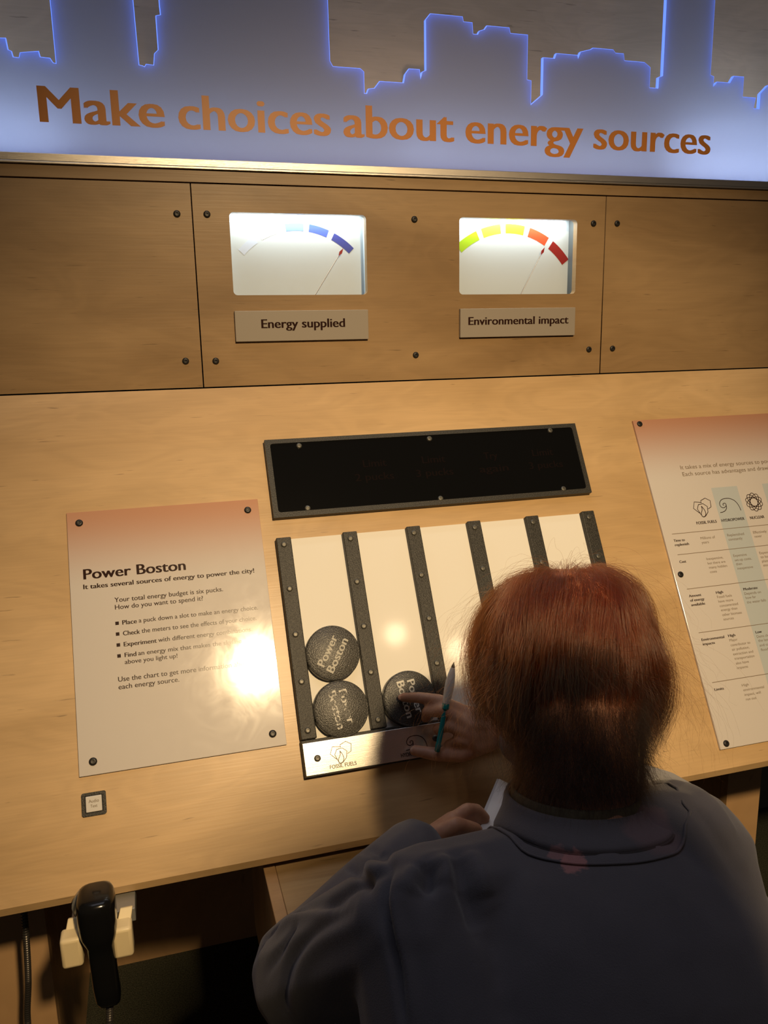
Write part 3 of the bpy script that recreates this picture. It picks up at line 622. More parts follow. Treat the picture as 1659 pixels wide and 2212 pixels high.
# ------------------------------------------------------------------ push button
bx, by = -.3935, -.5479
t, o3 = desk_thing('push_button', 'square white Audio Text push button in a black bezel', 'button', bx, by)
me = curve_mesh('bezel', [rrect(-.0140, .0140, -.0135, .0135, .0025), rrect(-.0105, .0105, -.0100, .0100, .001)], .0015)
o = new_obj('bezel', me, M['black_plastic'], t, (0, 0, .0017)); b_ = o.modifiers.new('b', 'BEVEL'); b_.width = .0008; b_.segments = 2; b_.limit_method = 'ANGLE'
bm = bmesh.new(); box(bm, -.0105, .0105, -.0100, .0100, .0002, .0010); fin(bm, 'well', M['black'], t)
bm = bmesh.new(); box(bm, -.0092, .0092, -.0092, .0092, .0010, .0050); kc = fin(bm, 'key_cap', mat('key_white', (.66, .63, .58), .12, spec=.6), t, bevel=.0009)
lettering('Audio', -.0058, .0060, .0016, .0036, 1, M['ink_grey'], kc, .0052); lettering('Text', -.0040, .0040, -.0040, .0034, 1, M['ink_grey'], kc, .0052)

# ------------------------------------------------------------------ handset, holder, cord
hs = thing('telephone_handset', 'black telephone handset hanging upright between two cream hooks', 'handset', Matrix.Translation((-.391, -.372, .505)))
def loft(bm, secs, n=24, pw=3.2):
    """secs: list of (z, cx, cy, rx, ry): superellipse sections"""
    rings = []
    for z, cx_, cy_, rx, ry in secs:
        ring = []
        for k in range(n):
            a = 2*PI*k/n; c, s = math.cos(a), math.sin(a)
            ring.append(bm.verts.new((cx_ + rx*math.copysign(abs(c)**(2/pw), c), cy_ + ry*math.copysign(abs(s)**(2/pw), s), z)))
        rings.append(ring)
    for a, b in zip(rings, rings[1:]):
        for k in range(n): bm.faces.new((a[k], a[(k+1)%n], b[(k+1)%n], b[k]))
    bm.faces.new(rings[0][::-1]); bm.faces.new(rings[-1])
bm = bmesh.new()
loft(bm, [(.004, .0015, .004, .0105, .012), (.006, .0015, .003, .0128, .015), (.012, .001, .002, .0140, .0165), (.030, 0, 0, .0142, .0145), (.060, -.0005, -.001, .0143, .0130), (.072, -.001, -.001, .0144, .0130),
          (.084, -.0012, 0, .0150, .0150), (.091, -.0015, .002, .0176, .0200), (.099, -.002, .004, .0200, .0235), (.110, -.002, .005, .0208, .0250), (.128, -.002, .005, .0207, .0252), (.136, -.002, .005, .0200, .0245), (.1405, -.002, .005, .0182, .0225), (.1430, -.002, .005, .0140, .0180)])
fin(bm, 'handset_body', M['phone'], hs, smooth=60)
bm = bmesh.new(); lathe(bm, [(0, .004), (.018, .004), (.0225, .002), (.0238, -.004), (.0238, -.010), (.020, -.012), (0, -.012)], 32, Matrix.Translation((-.006, .034, .112)) @ Matrix.Rotation(math.radians(-90), 4, 'X') @ Matrix.Rotation(math.radians(8), 4, 'Y'))
fin(bm, 'earpiece', M['silver'], hs, smooth=40)
hh = thing('handset_holder', 'cream plastic handset holder with two hooks under the desk edge', 'holder', Matrix.Translation((-.3955, -.33, .60)))
ho = (.3955, .33, -.60)
bm = bmesh.new(); box(bm, -.424, -.354, -.345, -.300, .585, .602); fin(bm, 'bracket_plate', M['silver'], hh, ho, bevel=.001)
for sx_, xa, xb, xc, xd, zb in ((-1, -.4265, -.4135, -.4345, -.4115, .5640), (1, -.3700, -.3560, -.3795, -.3575, .5630)):
    bm = bmesh.new()
    vv = []
    for (x0, x1, y, z) in ((xa, xb, -.3455, .607), (xa, xb, -.3500, .609), (xc+.003, xd-.003, -.3660, .592), (xc+.003, xd-.003, -.3560, .586)):
        vv += [bm.verts.new((x0, y, z)), bm.verts.new((x1, y, z))]
    for f in ((0,1,3,2), (2,3,5,4), (4,5,7,6), (6,7,1,0), (0,2,4,6), (1,7,5,3)): bm.faces.new([vv[i] for i in f])
    fin(bm, 'hook_arm', M['cream'], hh, ho, bevel=.001)
    bm = bmesh.new(); box(bm, xc, xd, -.3760, -.3530, zb, .6010); fin(bm, 'hook_block', M['cream'], hh, ho, bevel=.0042, seg=4, smooth=40)
bm = bmesh.new()
base = [(-.3895, -.368, .511), (-.391, -.367, .49), (-.394, -.365, .46), (-.400, -.35, .40), (-.415, -.32, .30), (-.445, -.27, .235), (-.48, -.22, .215), (-.505, -.19, .24), (-.5165, -.18, .30), (-.5160, -.185, .35), (-.5075, -.195, .41), (-.5030, -.20, .46), (-.5005, -.20, .515), (-.4990, -.20, .60), (-.4985, -.2, .78)]
path = [Vector(p) for p in smooth_poly(base, 60)]
# ribbed metal hose: radius rises and falls along the way
acc = 0.0; rad = []
dens = [path[0]]
for p in path[1:]:
    if (p - dens[-1]).length > .0007: dens.append(p)
for i in range(len(dens)):
    rad.append(.0040 + .0006*math.sin(i*PI/2*1.0+.3))
tube(bm, dens, rad, 8)
tag(fin(bm, 'armoured_cord', M['lead'], smooth=60), 'ribbed metal handset cord looping down beneath the desk', 'cord')

# ------------------------------------------------------------------ the person
def V3(*a): return Vector(a)
def b_ell(bm, c, axes, radii, sub=3):
    """ellipsoid with given orthonormal axes"""
    mt = Matrix((Vector(axes[0])*radii[0], Vector(axes[1])*radii[1], Vector(axes[2])*radii[2])).transposed().to_4x4(); mt.translation = c
    bmesh.ops.create_icosphere(bm, subdivisions=sub, radius=1.0, matrix=mt)
def b_cap(bm, a, b, ra, rb, sub=2):
    """tapered capsule: hull of two balls"""
    t = bmesh.new()
    bmesh.ops.create_icosphere(t, subdivisions=sub, radius=ra, matrix=Matrix.Translation(a)); bmesh.ops.create_icosphere(t, subdivisions=sub, radius=rb, matrix=Matrix.Translation(b))
    pts_ = [v.co.copy() for v in t.verts]; t.free(); t = bmesh.new()
    for q_ in pts_: t.verts.new(q_)
    bmesh.ops.convex_hull(t, input=t.verts[:], use_existing_faces=False)
    bmesh.ops.delete(t, geom=[v for v in t.verts if not v.link_faces], context='VERTS')
    me_ = bpy.data.meshes.new('c'); t.to_mesh(me_); t.free(); bm.from_mesh(me_); bpy.data.meshes.remove(me_)
def b_chain(bm, pts, rad):
    for i in range(len(pts)-1): b_cap(bm, pts[i], pts[i+1], rad[i], rad[i+1])
def remesh(bm, voxel, smooth_it=6):
    me = bpy.data.meshes.new('tmp'); bm.to_mesh(me); bm.free()
    o = bpy.data.objects.new('tmp', me); C.objects.link(o)
    r = o.modifiers.new('r', 'REMESH'); r.mode = 'VOXEL'; r.voxel_size = voxel
    s = o.modifiers.new('s', 'SMOOTH'); s.factor = .5; s.iterations = smooth_it
    dg = bpy.context.evaluated_depsgraph_get(); dg.update()
    out = bpy.data.meshes.new_from_object(o.evaluated_get(dg))
    bpy.data.objects.remove(o); bpy.data.meshes.remove(me)
    out.polygons.foreach_set('use_smooth', [True]*len(out.polygons))
    return out

per = thing('person', 'person with short auburn hair in a dark grey-navy jacket bending over the desk', 'person', Matrix.Translation((0, -.90, 0)))
PO = (0, .90, 0)

# head frame: nods down at the desk, turned a little to the right
yaw = math.radians(16); pit = math.radians(40)
fh = V3(math.sin(yaw), math.cos(yaw), 0); HF = fh*math.cos(pit) - V3(0,0,1)*math.sin(pit); HU = fh*math.sin(pit) + V3(0,0,1)*math.cos(pit); HR = HF.cross(HU).normalized()
HC = V3(.056, -.597, .940)
def hp(r, f, u): return HC + HR*r + HF*f + HU*u
NB = V3(.035, -.662, .838)                     # foot of the neck
HIP = V3(-.010, -.955, .515)
TA = (HIP - NB).normalized(); TL = V3(.992, -.12, .0); TL = (TL - TA*TL.dot(TA)).normalized(); TD = TA.cross(TL)
LS = V3(-.118, -.700, .795); LE = V3(-.188, -.5719, .663); LW = V3(-.0400, -.4372, .6695)
RS = V3(.108, -.708, .808); RE = V3(.205, -.527, .722); RWR = V3(.1230, -.3400, .7440)

# --- body: head, neck, trunk, arms and hands in one surface
bm = bmesh.new()
b_ell(bm, hp(0, -.006, .018), (HR, HF, HU), (.070, .087, .078))
b_ell(bm, hp(0, .030, -.030), (HR, HF, HU), (.056, .056, .062))
b_cap(bm, hp(0, .052, -.078), hp(0, .058, -.074), .020, .020)                 # chin
b_cap(bm, hp(-.045, .01, -.045), hp(0, .05, -.078), .018, .016); b_cap(bm, hp(.045, .01, -.045), hp(0, .05, -.078), .018, .016)
b_cap(bm, hp(0, .082, .012), hp(0, .099, -.022), .007, .010)                  # nose
b_cap(bm, hp(-.009, .094, -.026), hp(.009, .094, -.026), .006, .006)
b_cap(bm, hp(-.030, .074, .020), hp(.030, .074, .020), .010, .010)            # brow
b_cap(bm, hp(-.016, .083, -.046), hp(.016, .083, -.046), .0055, .0055); b_cap(bm, hp(-.014, .081, -.053), hp(.014, .081, -.053), .006, .006)
for s in (-1, 1):
    b_ell(bm, hp(.070*s, -.004, -.012), ((HR+HF*.25*s).normalized(), HF, HU), (.007, .014, .026), 2)
    b_ell(bm, hp(.036*s, .066, -.022), (HR, HF, HU), (.018, .018, .018), 2)
b_cap(bm, hp(0, -.030, -.045), NB, .052, .050)
b_cap(bm, NB, NB + TA*.05, .050, .070)
b_ell(bm, NB + TA*.15 , (TL, TA, TD), (.120, .14, .082)); b_ell(bm, NB + TA*.32, (TL, TA, TD), (.110, .14, .085)); b_ell(bm, HIP, (TL, TA, TD), (.115, .09, .095))
for S_, E_, W_ in ((LS, LE, LW), (RS, RE, RWR)):
    b_cap(bm, NB + TA*.03, S_, .035, .040); b_chain(bm, [S_, E_, W_], [.042, .034, .022])
# right hand: index points at the puck, the others fold over the pencil, thumb below
def hand(bm, wrist, mcps, fingers, thumb, rp=.0105):
    for m_ in mcps:
        b_cap(bm, wrist, m_, .0165, rp)
    for a, b in zip(mcps, mcps[1:]): b_cap(bm, a, b, rp, rp)
    for (m_, chain, r0) in zip(mcps, fingers, (.0090, .0090, .0084, .0074)):
        b_chain(bm, [m_]+chain, [r0, r0*.95, r0*.86, r0*.72][:len(chain)+1])
    b_chain(bm, thumb, [.0135, .0105, .0092, .0074])
RMC = [V3(.0770, -.3110, .7640), V3(.0730, -.3240, .7530), V3(.0760, -.3310, .7410), V3(.0810, -.3350, .7295)]
RFG = [[V3(.0420, -.2930, .7795), V3(.0200, -.2760, .7790), V3(.0040, -.2590, .7740)],
       [V3(.0430, -.3080, .7720), V3(.0270, -.2920, .7650), V3(.0280, -.2800, .7500)],
       [V3(.0480, -.3180, .7540), V3(.0370, -.3020, .7440), V3(.0440, -.2930, .7330)],
       [V3(.0570, -.3260, .7370), V3(.0480, -.3130, .7260), V3(.0560, -.3040, .7180)]]
RTH = [V3(.0980, -.3300, .7300), V3(.0620, -.3270, .7160), V3(.0320, -.3110, .7130), V3(.0060, -.3000, .7170)]
hand(bm, RWR, RMC, RFG, RTH)
LMC = [V3(.0120, -.4210, .6900), V3(.0150, -.4230, .6760), V3(.0130, -.4240, .6620), V3(.0090, -.4250, .6500)]
LFG = [[V3(.0350, -.4100, .6920), V3(.0500, -.4040, .6850), V3(.0600, -.4060, .6740)],
       [V3(.0380, -.4090, .6780), V3(.0540, -.4030, .6700), V3(.0630, -.4050, .6600)],
       [V3(.0360, -.4100, .6620), V3(.0520, -.4050, .6540), V3(.0600, -.4070, .6450)],
       [V3(.0280, -.4130, .6480), V3(.0420, -.4080, .6400), V3(.0490, -.4090, .6330)]]
LTH = [V3(-.0150, -.4350, .6820), V3(.0080, -.4400, .6950), V3(.0230, -.4370, .6880), V3(.0380, -.4310, .6790)]
hand(bm, LW, LMC, LFG, LTH)
body = new_obj('body', remesh(bm, .0026, 4), M['skin'], per, PO)
for nm_, tp, pv in (('fingernail', RFG[0][2], RFG[0][1]), ('fingernail', RTH[3], RTH[2]), ('fingernail', LTH[3], LTH[2])):
    d_ = (tp-pv).normalized(); up_ = (EYE-tp).normalized(); up_ = (up_ - d_*up_.dot(d_)).normalized(); sd_ = d_.cross(up_)
    bm = bmesh.new(); b_ell(bm, tp + up_*.0040 + d_*.0015, (d_, sd_, up_), (.0050, .0040, .0016), 2); fin(bm, nm_, M['nail'], per, PO, smooth=180)
for s in (-1, 1):
    bm = bmesh.new(); b_ell(bm, hp(.029*s, .0745, .004), (HR, HF, HU), (.0115, .0115, .0115)); e = fin(bm, 'eye', mat('eye_white', (.7, .68, .64), .2), per, PO, smooth=180)
    bm = bmesh.new(); b_ell(bm, hp(.029*s, .0845, .004), (HR, HF, HU), (.005, .002, .005), 2); fin(bm, 'iris', mat('iris', (.05, .08, .06), .2), e, (0,0,0), smooth=180)

# --- jacket
bm = bmesh.new()
b_ell(bm, NB + TA*.050 + TD*.004, (TL, TA, TD), (.104, .054, .066))
b_ell(bm, NB + TA*.145, (TL, TA, TD), (.158, .150, .102)); b_ell(bm, NB + TA*.29, (TL, TA, TD), (.152, .150, .110)); b_ell(bm, NB + TA*.43, (TL, TA, TD), (.150, .085, .118))
b_cap(bm, NB + TA*.042 - TL*.035, LS, .044, .063); b_cap(bm, NB + TA*.030 + TL*.035, RS, .052, .064)
b_cap(bm, LS, LS + TA*.11 + TL*.02, .062, .075); b_cap(bm, RS, RS + TA*.11 - TL*.02, .062, .075)
b_chain(bm, [LS, LE], [.064, .058]); b_chain(bm, [LE, LE*.45+LW*.55, LW - (LW-LE).normalized()*.006], [.056, .049, .040])
b_chain(bm, [RS, RE], [.064, .055]); b_chain(bm, [RE, RWR - (RWR-RE).normalized()*.022], [.052, .034])
# bunched cloth: soft ridges on shoulders, sleeves and under the collar
def ridge(pts, r0): b_chain(bm, pts, r0 if isinstance(r0, list) else [r0]*len(pts))
jk = remesh(bm, .0032, 11)
# folds and seams: push the cloth in or out along lines laid on its surface
co = np.array([v.co[:] for v in jk.vertices]); no = np.array([v.normal[:] for v in jk.vertices])
bv = BVHTree.FromPolygons([tuple(c) for c in co], [tuple(p.vertices) for p in jk.polygons])
def on_cloth(u, v):
    """the point of the cloth seen at photograph pixel u, v"""
    d = RW.transposed() @ V3((u-829.5)/1751.39, (v-1106)/1751.39, 1.0)
    h = bv.ray_cast(EYE, d.normalized())
    return h[0]
disp = np.zeros(len(co))
def fold(line, depth, width, ends=True):
    pts = [on_cloth(*p) for p in smooth_poly(line, 6)]; pts = [np.array(p) for p in pts if p is not None]
    if len(pts) < 2: return
    best = np.full(len(co), 9.0); par = np.zeros(len(co))
    for i, (a, b) in enumerate(zip(pts, pts[1:])):
        ab = b-a; l2 = (ab@ab)+1e-12; t = np.clip(((co-a)@ab)/l2, 0, 1); dd = np.linalg.norm(co-(a+t[:,None]*ab), axis=1)
        m_ = dd < best; best[m_] = dd[m_]; par[m_] = (i+t[m_])/(len(pts)-1)
    taper = np.sin(np.clip(par, .02, .98)*PI)**.5 if ends else 1.0
    disp[:] += depth*np.exp(-(best/width)**2)*taper
FOLDS = [  # (line over the cloth, depth, width): shoulder seam, sleeve wrinkles, back wrinkles, raised rolls
    ([(842, 1890), (832, 1950), (845, 2030), (862, 2100), (872, 2212)], -.0070, .0034), ([(858, 1885), (850, 1950), (862, 2030), (880, 2110), (892, 2212)], .0030, .0060),
    ([(555, 2060), (600, 1985), (680, 1960), (745, 1950)], -.0040, .0060), ([(600, 2010), (650, 1975), (720, 1968)], .0040, .0070),
    ([(575, 2100), (612, 2040), (640, 2000)], -.0035, .0050), ([(610, 2180), (625, 2080), (680, 2010), (760, 1975)], -.0040, .0060), ([(640, 2200), (650, 2100), (700, 2030), (790, 1985)], .0030, .0080),
    ([(690, 1870), (740, 1868), (780, 1890), (800, 1925)], -.0040, .0050), ([(700, 1955), (740, 1930), (790, 1900), (840, 1880)], -.0045, .0060),
    ([(800, 1830), (830, 1850), (850, 1880)], -.0030, .0050), ([(760, 1840), (790, 1860), (810, 1890)], .0030, .0060),
    ([(930, 1865), (925, 1900), (912, 1925)], -.0100, .0080), ([(905, 1872), (890, 1900), (880, 1930)], .0050, .0090), ([(950, 1850), (960, 1880), (955, 1910)], .0070, .0090),
    ([(985, 1858), (1000, 1900), (1020, 1960), (1030, 2010)], -.0080, .0080), ([(1010, 1840), (1035, 1890), (1050, 1940)], .0050, .0100),
    ([(1440, 1720), (1500, 1750), (1560, 1830), (1600, 1900)], -.0035, .0060), ([(1400, 1690), (1480, 1700), (1540, 1740), (1590, 1810)], .0035, .0070), ([(1380, 1760), (1450, 1790), (1500, 1860)], -.0025, .0080),
    ([(1060, 1960), (1100, 2060), (1110, 2212)], -.0020, .0160), ([(1300, 1980), (1400, 2080), (1500, 2212)], .0020, .0200),
]
for ln, dp, wd in FOLDS: fold(ln, dp*1.35, wd)
# slow unevenness of soft cloth
for k in range(26):
    c0 = co[rng.integers(len(co))]; disp += rng.normal(0, .0016)*np.exp(-(np.linalg.norm(co-c0, axis=1)/.035)**2)
co2 = co + no*disp[:,None]
jk.vertices.foreach_set('co', co2.ravel()); jk.update()
cloth = mat('grey_navy_fleece', (.034, .034, .046), .92, spec=.12)
cloth.node_tree.nodes['Principled BSDF'].inputs['Sheen Weight'].default_value = .25
rp, nz, mp = noise_mix(cloth, (.084, .082, .100), (.110, .106, .124), nscale=9, detail=5, lo=.3, hi=.7)
bump(cloth, 900, .35, .0008, 2)
# washed-out reddish marks near the collar: balls of noise in the cloth's own space
def stain(m, base_socket, centre, radius, col, amt, nscale):
    tc = N(m, 'ShaderNodeTexCoord'); vd = N(m, 'ShaderNodeVectorMath', operation='DISTANCE'); vd.inputs[1].default_value = centre
    nzz = N(m, 'ShaderNodeTexNoise'); nzz.inputs['Scale'].default_value = nscale; nzz.inputs['Detail'].default_value = 4
    ad = N(m, 'ShaderNodeMath', operation='MULTIPLY_ADD'); ad.inputs[1].default_value = radius*1.6; ad.inputs[2].default_value = -radius*.8
    sm = N(m, 'ShaderNodeMath', operation='ADD')
    mr = N(m, 'ShaderNodeMapRange'); mr.inputs[1].default_value = radius; mr.inputs[2].default_value = radius*.72; mr.inputs[3].default_value = 0; mr.inputs[4].default_value = amt
    mx = N(m, 'ShaderNodeMix', data_type='RGBA'); mx.inputs[7].default_value = (*col, 1)
    L(m, tc.outputs['Object'], vd.inputs[0]); L(m, tc.outputs['Object'], nzz.inputs[0]); L(m, nzz.outputs['Fac'], ad.inputs[0])
    L(m, vd.outputs['Value'], sm.inputs[0]); L(m, ad.outputs[0], sm.inputs[1]); L(m, sm.outputs[0], mr.inputs[0])
    L(m, mr.outputs[0], mx.inputs[0]); L(m, base_socket, mx.inputs[6])
    L(m, mx.outputs[2], m.node_tree.nodes['Principled BSDF'].inputs['Base Color']); return mx.outputs[2]
sk = rp.outputs[0]
for (u, v), rd, am, ns in (((1238, 1864), .011, .75, 160), ((1205, 1843), .008, .45, 160), ((1400, 1795), .026, .15, 50)):
    p = on_cloth(u, v)
    if p is not None: sk = stain(cloth, sk, tuple(p), rd, (.42, .20, .20), am, ns)
jacket = new_obj('jacket', jk, cloth, per, PO); jacket['label'] = 'dark grey-navy fleece jacket'
# stand-up collar: its foot lies on the cloth, its top edge stands round the neck
bv2 = BVHTree.FromPolygons([tuple(c) for c in co2], [tuple(p.vertices) for p in jk.polygons])
neck_top = hp(0, -.030, -.045); ndir = (neck_top - NB).normalized()
cr_ = V3(1, 0, 0); cr_ = (cr_ - ndir*cr_.dot(ndir)).normalized(); cf_ = ndir.cross(cr_)
if cf_.y < 0: cf_ = -cf_
NR = 72
def ring(c, rx, ry): return [c + cr_*rx*math.cos(2*PI*k/NR) + cf_*ry*math.sin(2*PI*k/NR) for k in range(NR)]
topc = NB + ndir*.020
foot = []
for p_ in ring(NB - ndir*.010, .078, .078):
    q_ = bv2.find_nearest(p_); foot.append(q_[0] + q_[1]*.0012)
for _ in range(16): foot = [(foot[k-1]+foot[k]*2+foot[(k+1)%NR])/4 for k in range(NR)]
rim = ring(topc, .0640, .0600)
def band(rings, name, m, parent, loc):
    bm = bmesh.new(); R_ = [[bm.verts.new(p) for p in r] for r in rings]; n = len(R_[0])
    for a, b in zip(R_, R_[1:]):
        for k in range(n): bm.faces.new((a[k], a[(k+1)%n], b[(k+1)%n], b[k]))
    for k in range(n): bm.faces.new((R_[-1][k], R_[-1][(k+1)%n], R_[0][(k+1)%n], R_[0][k]))
    return fin(bm, name, m, parent, loc, smooth=180)
rings = []
for t_ in (0, .06, .12, .3, .5, .7, .85, .95):
    rr_ = []
    for k in range(NR):
        q_ = foot[k].lerp(rim[k], t_); outw = (q_ - (NB + ndir*(q_-NB).dot(ndir))).normalized()
        rr_.append(q_ + outw*(.0030*math.sin(PI*min(1, t_*1.6)) - (.0012 if abs(t_-.06) < .01 else 0)))
    rings.append(rr_)
rings += [ring(topc + ndir*.0015, .0625, .0585), ring(topc + ndir*.0010, .0605, .0565), ring(topc - ndir*.006, .0595, .0555), ring(NB - ndir*.012, .062, .058)]
ccl = cloth.copy(); ccl.name = 'collar_cloth'
collar = band(rings, 'collar', ccl, jacket, (0,0,0))
# a stitched seam runs below the foot of the collar
sp_ = []
for k in range(NR):
    q_ = bv2.find_nearest(foot[k] + (foot[k]-rim[k]).normalized()*.009); sp_.append(q_[0] + q_[1]*.0012)
sp_.append(sp_[0]); sp_.append(sp_[1])
bm = bmesh.new(); tube(bm, sp_, .0011, 6, caps=False); fin(bm, 'collar_seam', ccl, jacket, (0,0,0), smooth=180)
rib = mat('grey_green_rib', (.12, .112, .075), .9); bump(rib, 300, .6, .001, 1, stretch=(1, 1, .2))
band([ring(topc - ndir*.004, .0590, .0550), ring(topc + ndir*.0055, .0580, .0540), ring(topc + ndir*.0070, .0565, .0525), ring(topc + ndir*.004, .0550, .0510), ring(topc - ndir*.02, .0555, .0515)], 'neck_rib', rib, jacket, (0,0,0))

# --- trousers and shoes, out of the frame below
bm = bmesh.new()
b_ell(bm, HIP, (TL, TA, TD), (.135, .085, .110))
for s in (-1, 1):
    b_chain(bm, [HIP + TL*.065*s - V3(0,0,.02), V3(.065*s-.01, -.905, .29), V3(.075*s-.01, -.93, .06)], [.086, .062, .048])
new_obj('trousers', remesh(bm, .006, 5), M['trouser'], per, PO)
for s in (-1, 1):
    bm = bmesh.new(); b_chain(bm, [V3(.075*s-.01, -.955, .034), V3(.078*s-.01, -.885, .030), V3(.085*s-.01, -.825, .027)], [.033, .032, .026])
    for v in bm.verts: v.co.z = max(v.co.z, .001)
    new_obj('shoe', remesh(bm, .004, 3), M['shoe'], per, PO)

# --- hair: strands combed out from the crown over the head, shorter frizzy hair at the nape
def hair_mat(name, col, rough=.32, vary=.35):
    m = bpy.data.materials.new(name); m.use_nodes = True; nt = m.node_tree
    for n in list(nt.nodes):
        if n.type == 'BSDF_PRINCIPLED': nt.nodes.remove(n)
    h = nt.nodes.new('ShaderNodeBsdfHairPrincipled'); h.parametrization = 'COLOR'
    h.inputs['Color'].default_value = (*col, 1); h.inputs['Roughness'].default_value = rough; h.inputs['Radial Roughness'].default_value = .45
    h.inputs['Random Roughness'].default_value = .3
    hi = nt.nodes.new('ShaderNodeHairInfo'); rp = nt.nodes.new('ShaderNodeValToRGB'); e = rp.color_ramp.elements
    e[0].color = (col[0]*(1-vary), col[1]*(1-vary), col[2]*(1-vary), 1); e[1].color = (min(1, col[0]*(1+vary)), col[1]*(1+vary*1.2), col[2]*(1+vary), 1)
    nt.links.new(hi.outputs['Random'], rp.inputs[0]); nt.links.new(rp.outputs[0], h.inputs['Color'])
    nt.links.new(h.outputs[0], nt.nodes['Material Output'].inputs['Surface']); return m

AX = np.array([HR[:], HF[:], HU[:]])          # rows: head axes in world space
SC = np.array(hp(0, -.006, .018))
RAD = np.array([.0705, .0875, .0785]) * .93
def to_h(p): return (p - SC) @ AX.T           # world -> head axes
def to_w(q): return q @ AX + SC
WH = np.array([.004, -.30, .95]); WH /= np.linalg.norm(WH)     # the crown whorl, in head axes
GR = np.array([0, 0, -1.0]) @ AX.T            # gravity in head axes

def unit(a): return a / (np.linalg.norm(a, axis=-1, keepdims=True) + 1e-12)
def fnoise(q, seed, freq):
    """cheap smooth 3-D vector noise, so that neighbouring strands bend alike"""
    r = np.random.default_rng(seed); out = np.zeros_like(q)
    for k in range(5):
        K = r.normal(0, freq*(1+k*.5), (3, 3)); ph = r.uniform(0, 6.28, 3); out += np.sin(q @ K.T + ph)/(1+k*.5)
    return out / 2
def grow(roots, length, segs, vol, lift, grav, stiff, frizz, seed, clump=.25, away=1.0, tuck=0.0, lid=None):
    """roots: unit directions in head axes; returns strand points in world space (n, segs, 3)"""
    r = np.random.default_rng(seed); n = len(roots)
    p = roots * RAD
    nrm = unit(p / RAD**2)
    aw = roots - WH*(roots @ WH)[:,None]; aw = unit(aw); tan = unit(aw - nrm*(aw*nrm).sum(1)[:,None])
    d = unit(tan*away + nrm*lift + fnoise(roots*3.0, seed, 1.2)*clump + r.normal(0, .10, (n,3)))
    off = vol * (.25 + .75*r.random((n,1))**.7)
    if lid is not None: off = vol * (.30 + .45*r.random(lid.max()+1)[lid][:,None] + .25*r.random((n,1)))
    P = [p.copy()]; step = (length/(segs-1))[:,None]
    th0 = np.arccos(np.clip(roots @ WH, -1, 1))[:,None]
    fz = r.normal(0, 1, (n, 3)); fz2 = r.normal(0, 1, (n, 3)); ph = r.uniform(0, 6.28, (n, 1))
    for s in range(1, segs):
        t = s/(segs-1)
        cen = -np.concatenate([p[:, :2], np.zeros((n,1))], 1)
        d = unit(d*stiff + GR*grav*(.25+.75*t) + fnoise(p*26, seed+3, .9)*clump*.16 + frizz*t*(fz*np.sin(ph+s*1.3) + fz2*np.cos(ph*1.7+s*2.1))*.35 + unit(cen)*tuck*t**2)
        p = p + d*step
        # keep outside the head, on a shell that swells away from the whorl
        th = np.arccos(np.clip(unit(p/RAD) @ WH, -1, 1))[:,None]
        x_ = np.clip(th/.36, 0, 1); sw = x_*x_*(3-2*x_)*(1 - .42*np.clip((th-.5)/.8, 0, 1))
        sw = sw*(1 - .92*np.exp(-((p[:, :1]-.003)/.015)**2)*np.exp(-(th/.75)**2)*(p[:, 1:2] > -.06))
        lo = off*sw*min(1, t*2.2+.12)
        el = RAD + lo
        k = np.linalg.norm(p/el, axis=1, keepdims=True)
        ins = (k < 1)
        p = np.where(ins, p/np.maximum(k, 1e-6), p)
        nn = unit(p/el**2)
        dd = (d*nn).sum(1, keepdims=True)
        d = np.where(ins & (dd < 0), unit(d - nn*dd), d)
        P.append(p.copy())
    return to_w(np.stack(P, 1))

def dirs(n, seed, lo_deg, hi_deg, cond):
    """random directions between two angles from the whorl for which cond holds"""
    r = np.random.default_rng(seed); out = []
    while sum(len(o) for o in out) < n:
        v = unit(r.normal(0, 1, (n*3, 3))); a = np.degrees(np.arccos(np.clip(v @ WH, -1, 1)))
        out.append(v[(a > lo_deg) & (a < hi_deg) & cond(v)])
    return np.concatenate(out)[:n]

def hair_object(name, strands, m, rad, label, tip=.35):
    n = sum(len(s) for s in strands); sizes = []; pts = []
    for s in strands:
        sizes += [s.shape[1]]*len(s); pts.append(s.reshape(-1, 3))
    pts = np.concatenate(pts)
    hc = bpy.data.hair_curves.new(name); hc.add_curves(sizes)
    base = np.array(per.location)
    hc.position_data.foreach_set('vector', (pts - base).ravel().astype(np.float32))
    rr = np.concatenate([np.tile(np.linspace(1, tip, s.shape[1])*rad, len(s)) for s in strands]).astype(np.float32)
    at = hc.attributes.get('radius') or hc.attributes.new('radius', 'FLOAT', 'POINT')
    at.data.foreach_set('value', rr)
    o = bpy.data.objects.new(name, hc); C.objects.link(o); hc.materials.append(m); o.parent = per
    o['label'] = label; return o

front = lambda v: v[:,1] < .95
R0 = np.random.default_rng(5)
nA = 16000
rt = dirs(nA, 21, 0, 74, lambda v: v[:,2] > .02)
# locks: snap strands part of the way to shared guide roots
def lock(rt, k, amt, seed):
    r = np.random.default_rng(seed); g = rt[r.choice(len(rt), k, replace=False)]
    i = np.argmax(rt @ g.T, axis=1); return i, g
ti, tg = lock(rt, 300, .5, 4)
thr = np.degrees(np.arccos(np.clip(rt @ WH, -1, 1)))
lenA = (.160 - thr*.00075) * R0.normal(1, .13, nA) * (1 + .10*np.sin(ti*2.4))
sA = grow(rt, lenA, 16, .038, .34, .30, .88, .16, 41, clump=.34, tuck=.26, lid=ti)
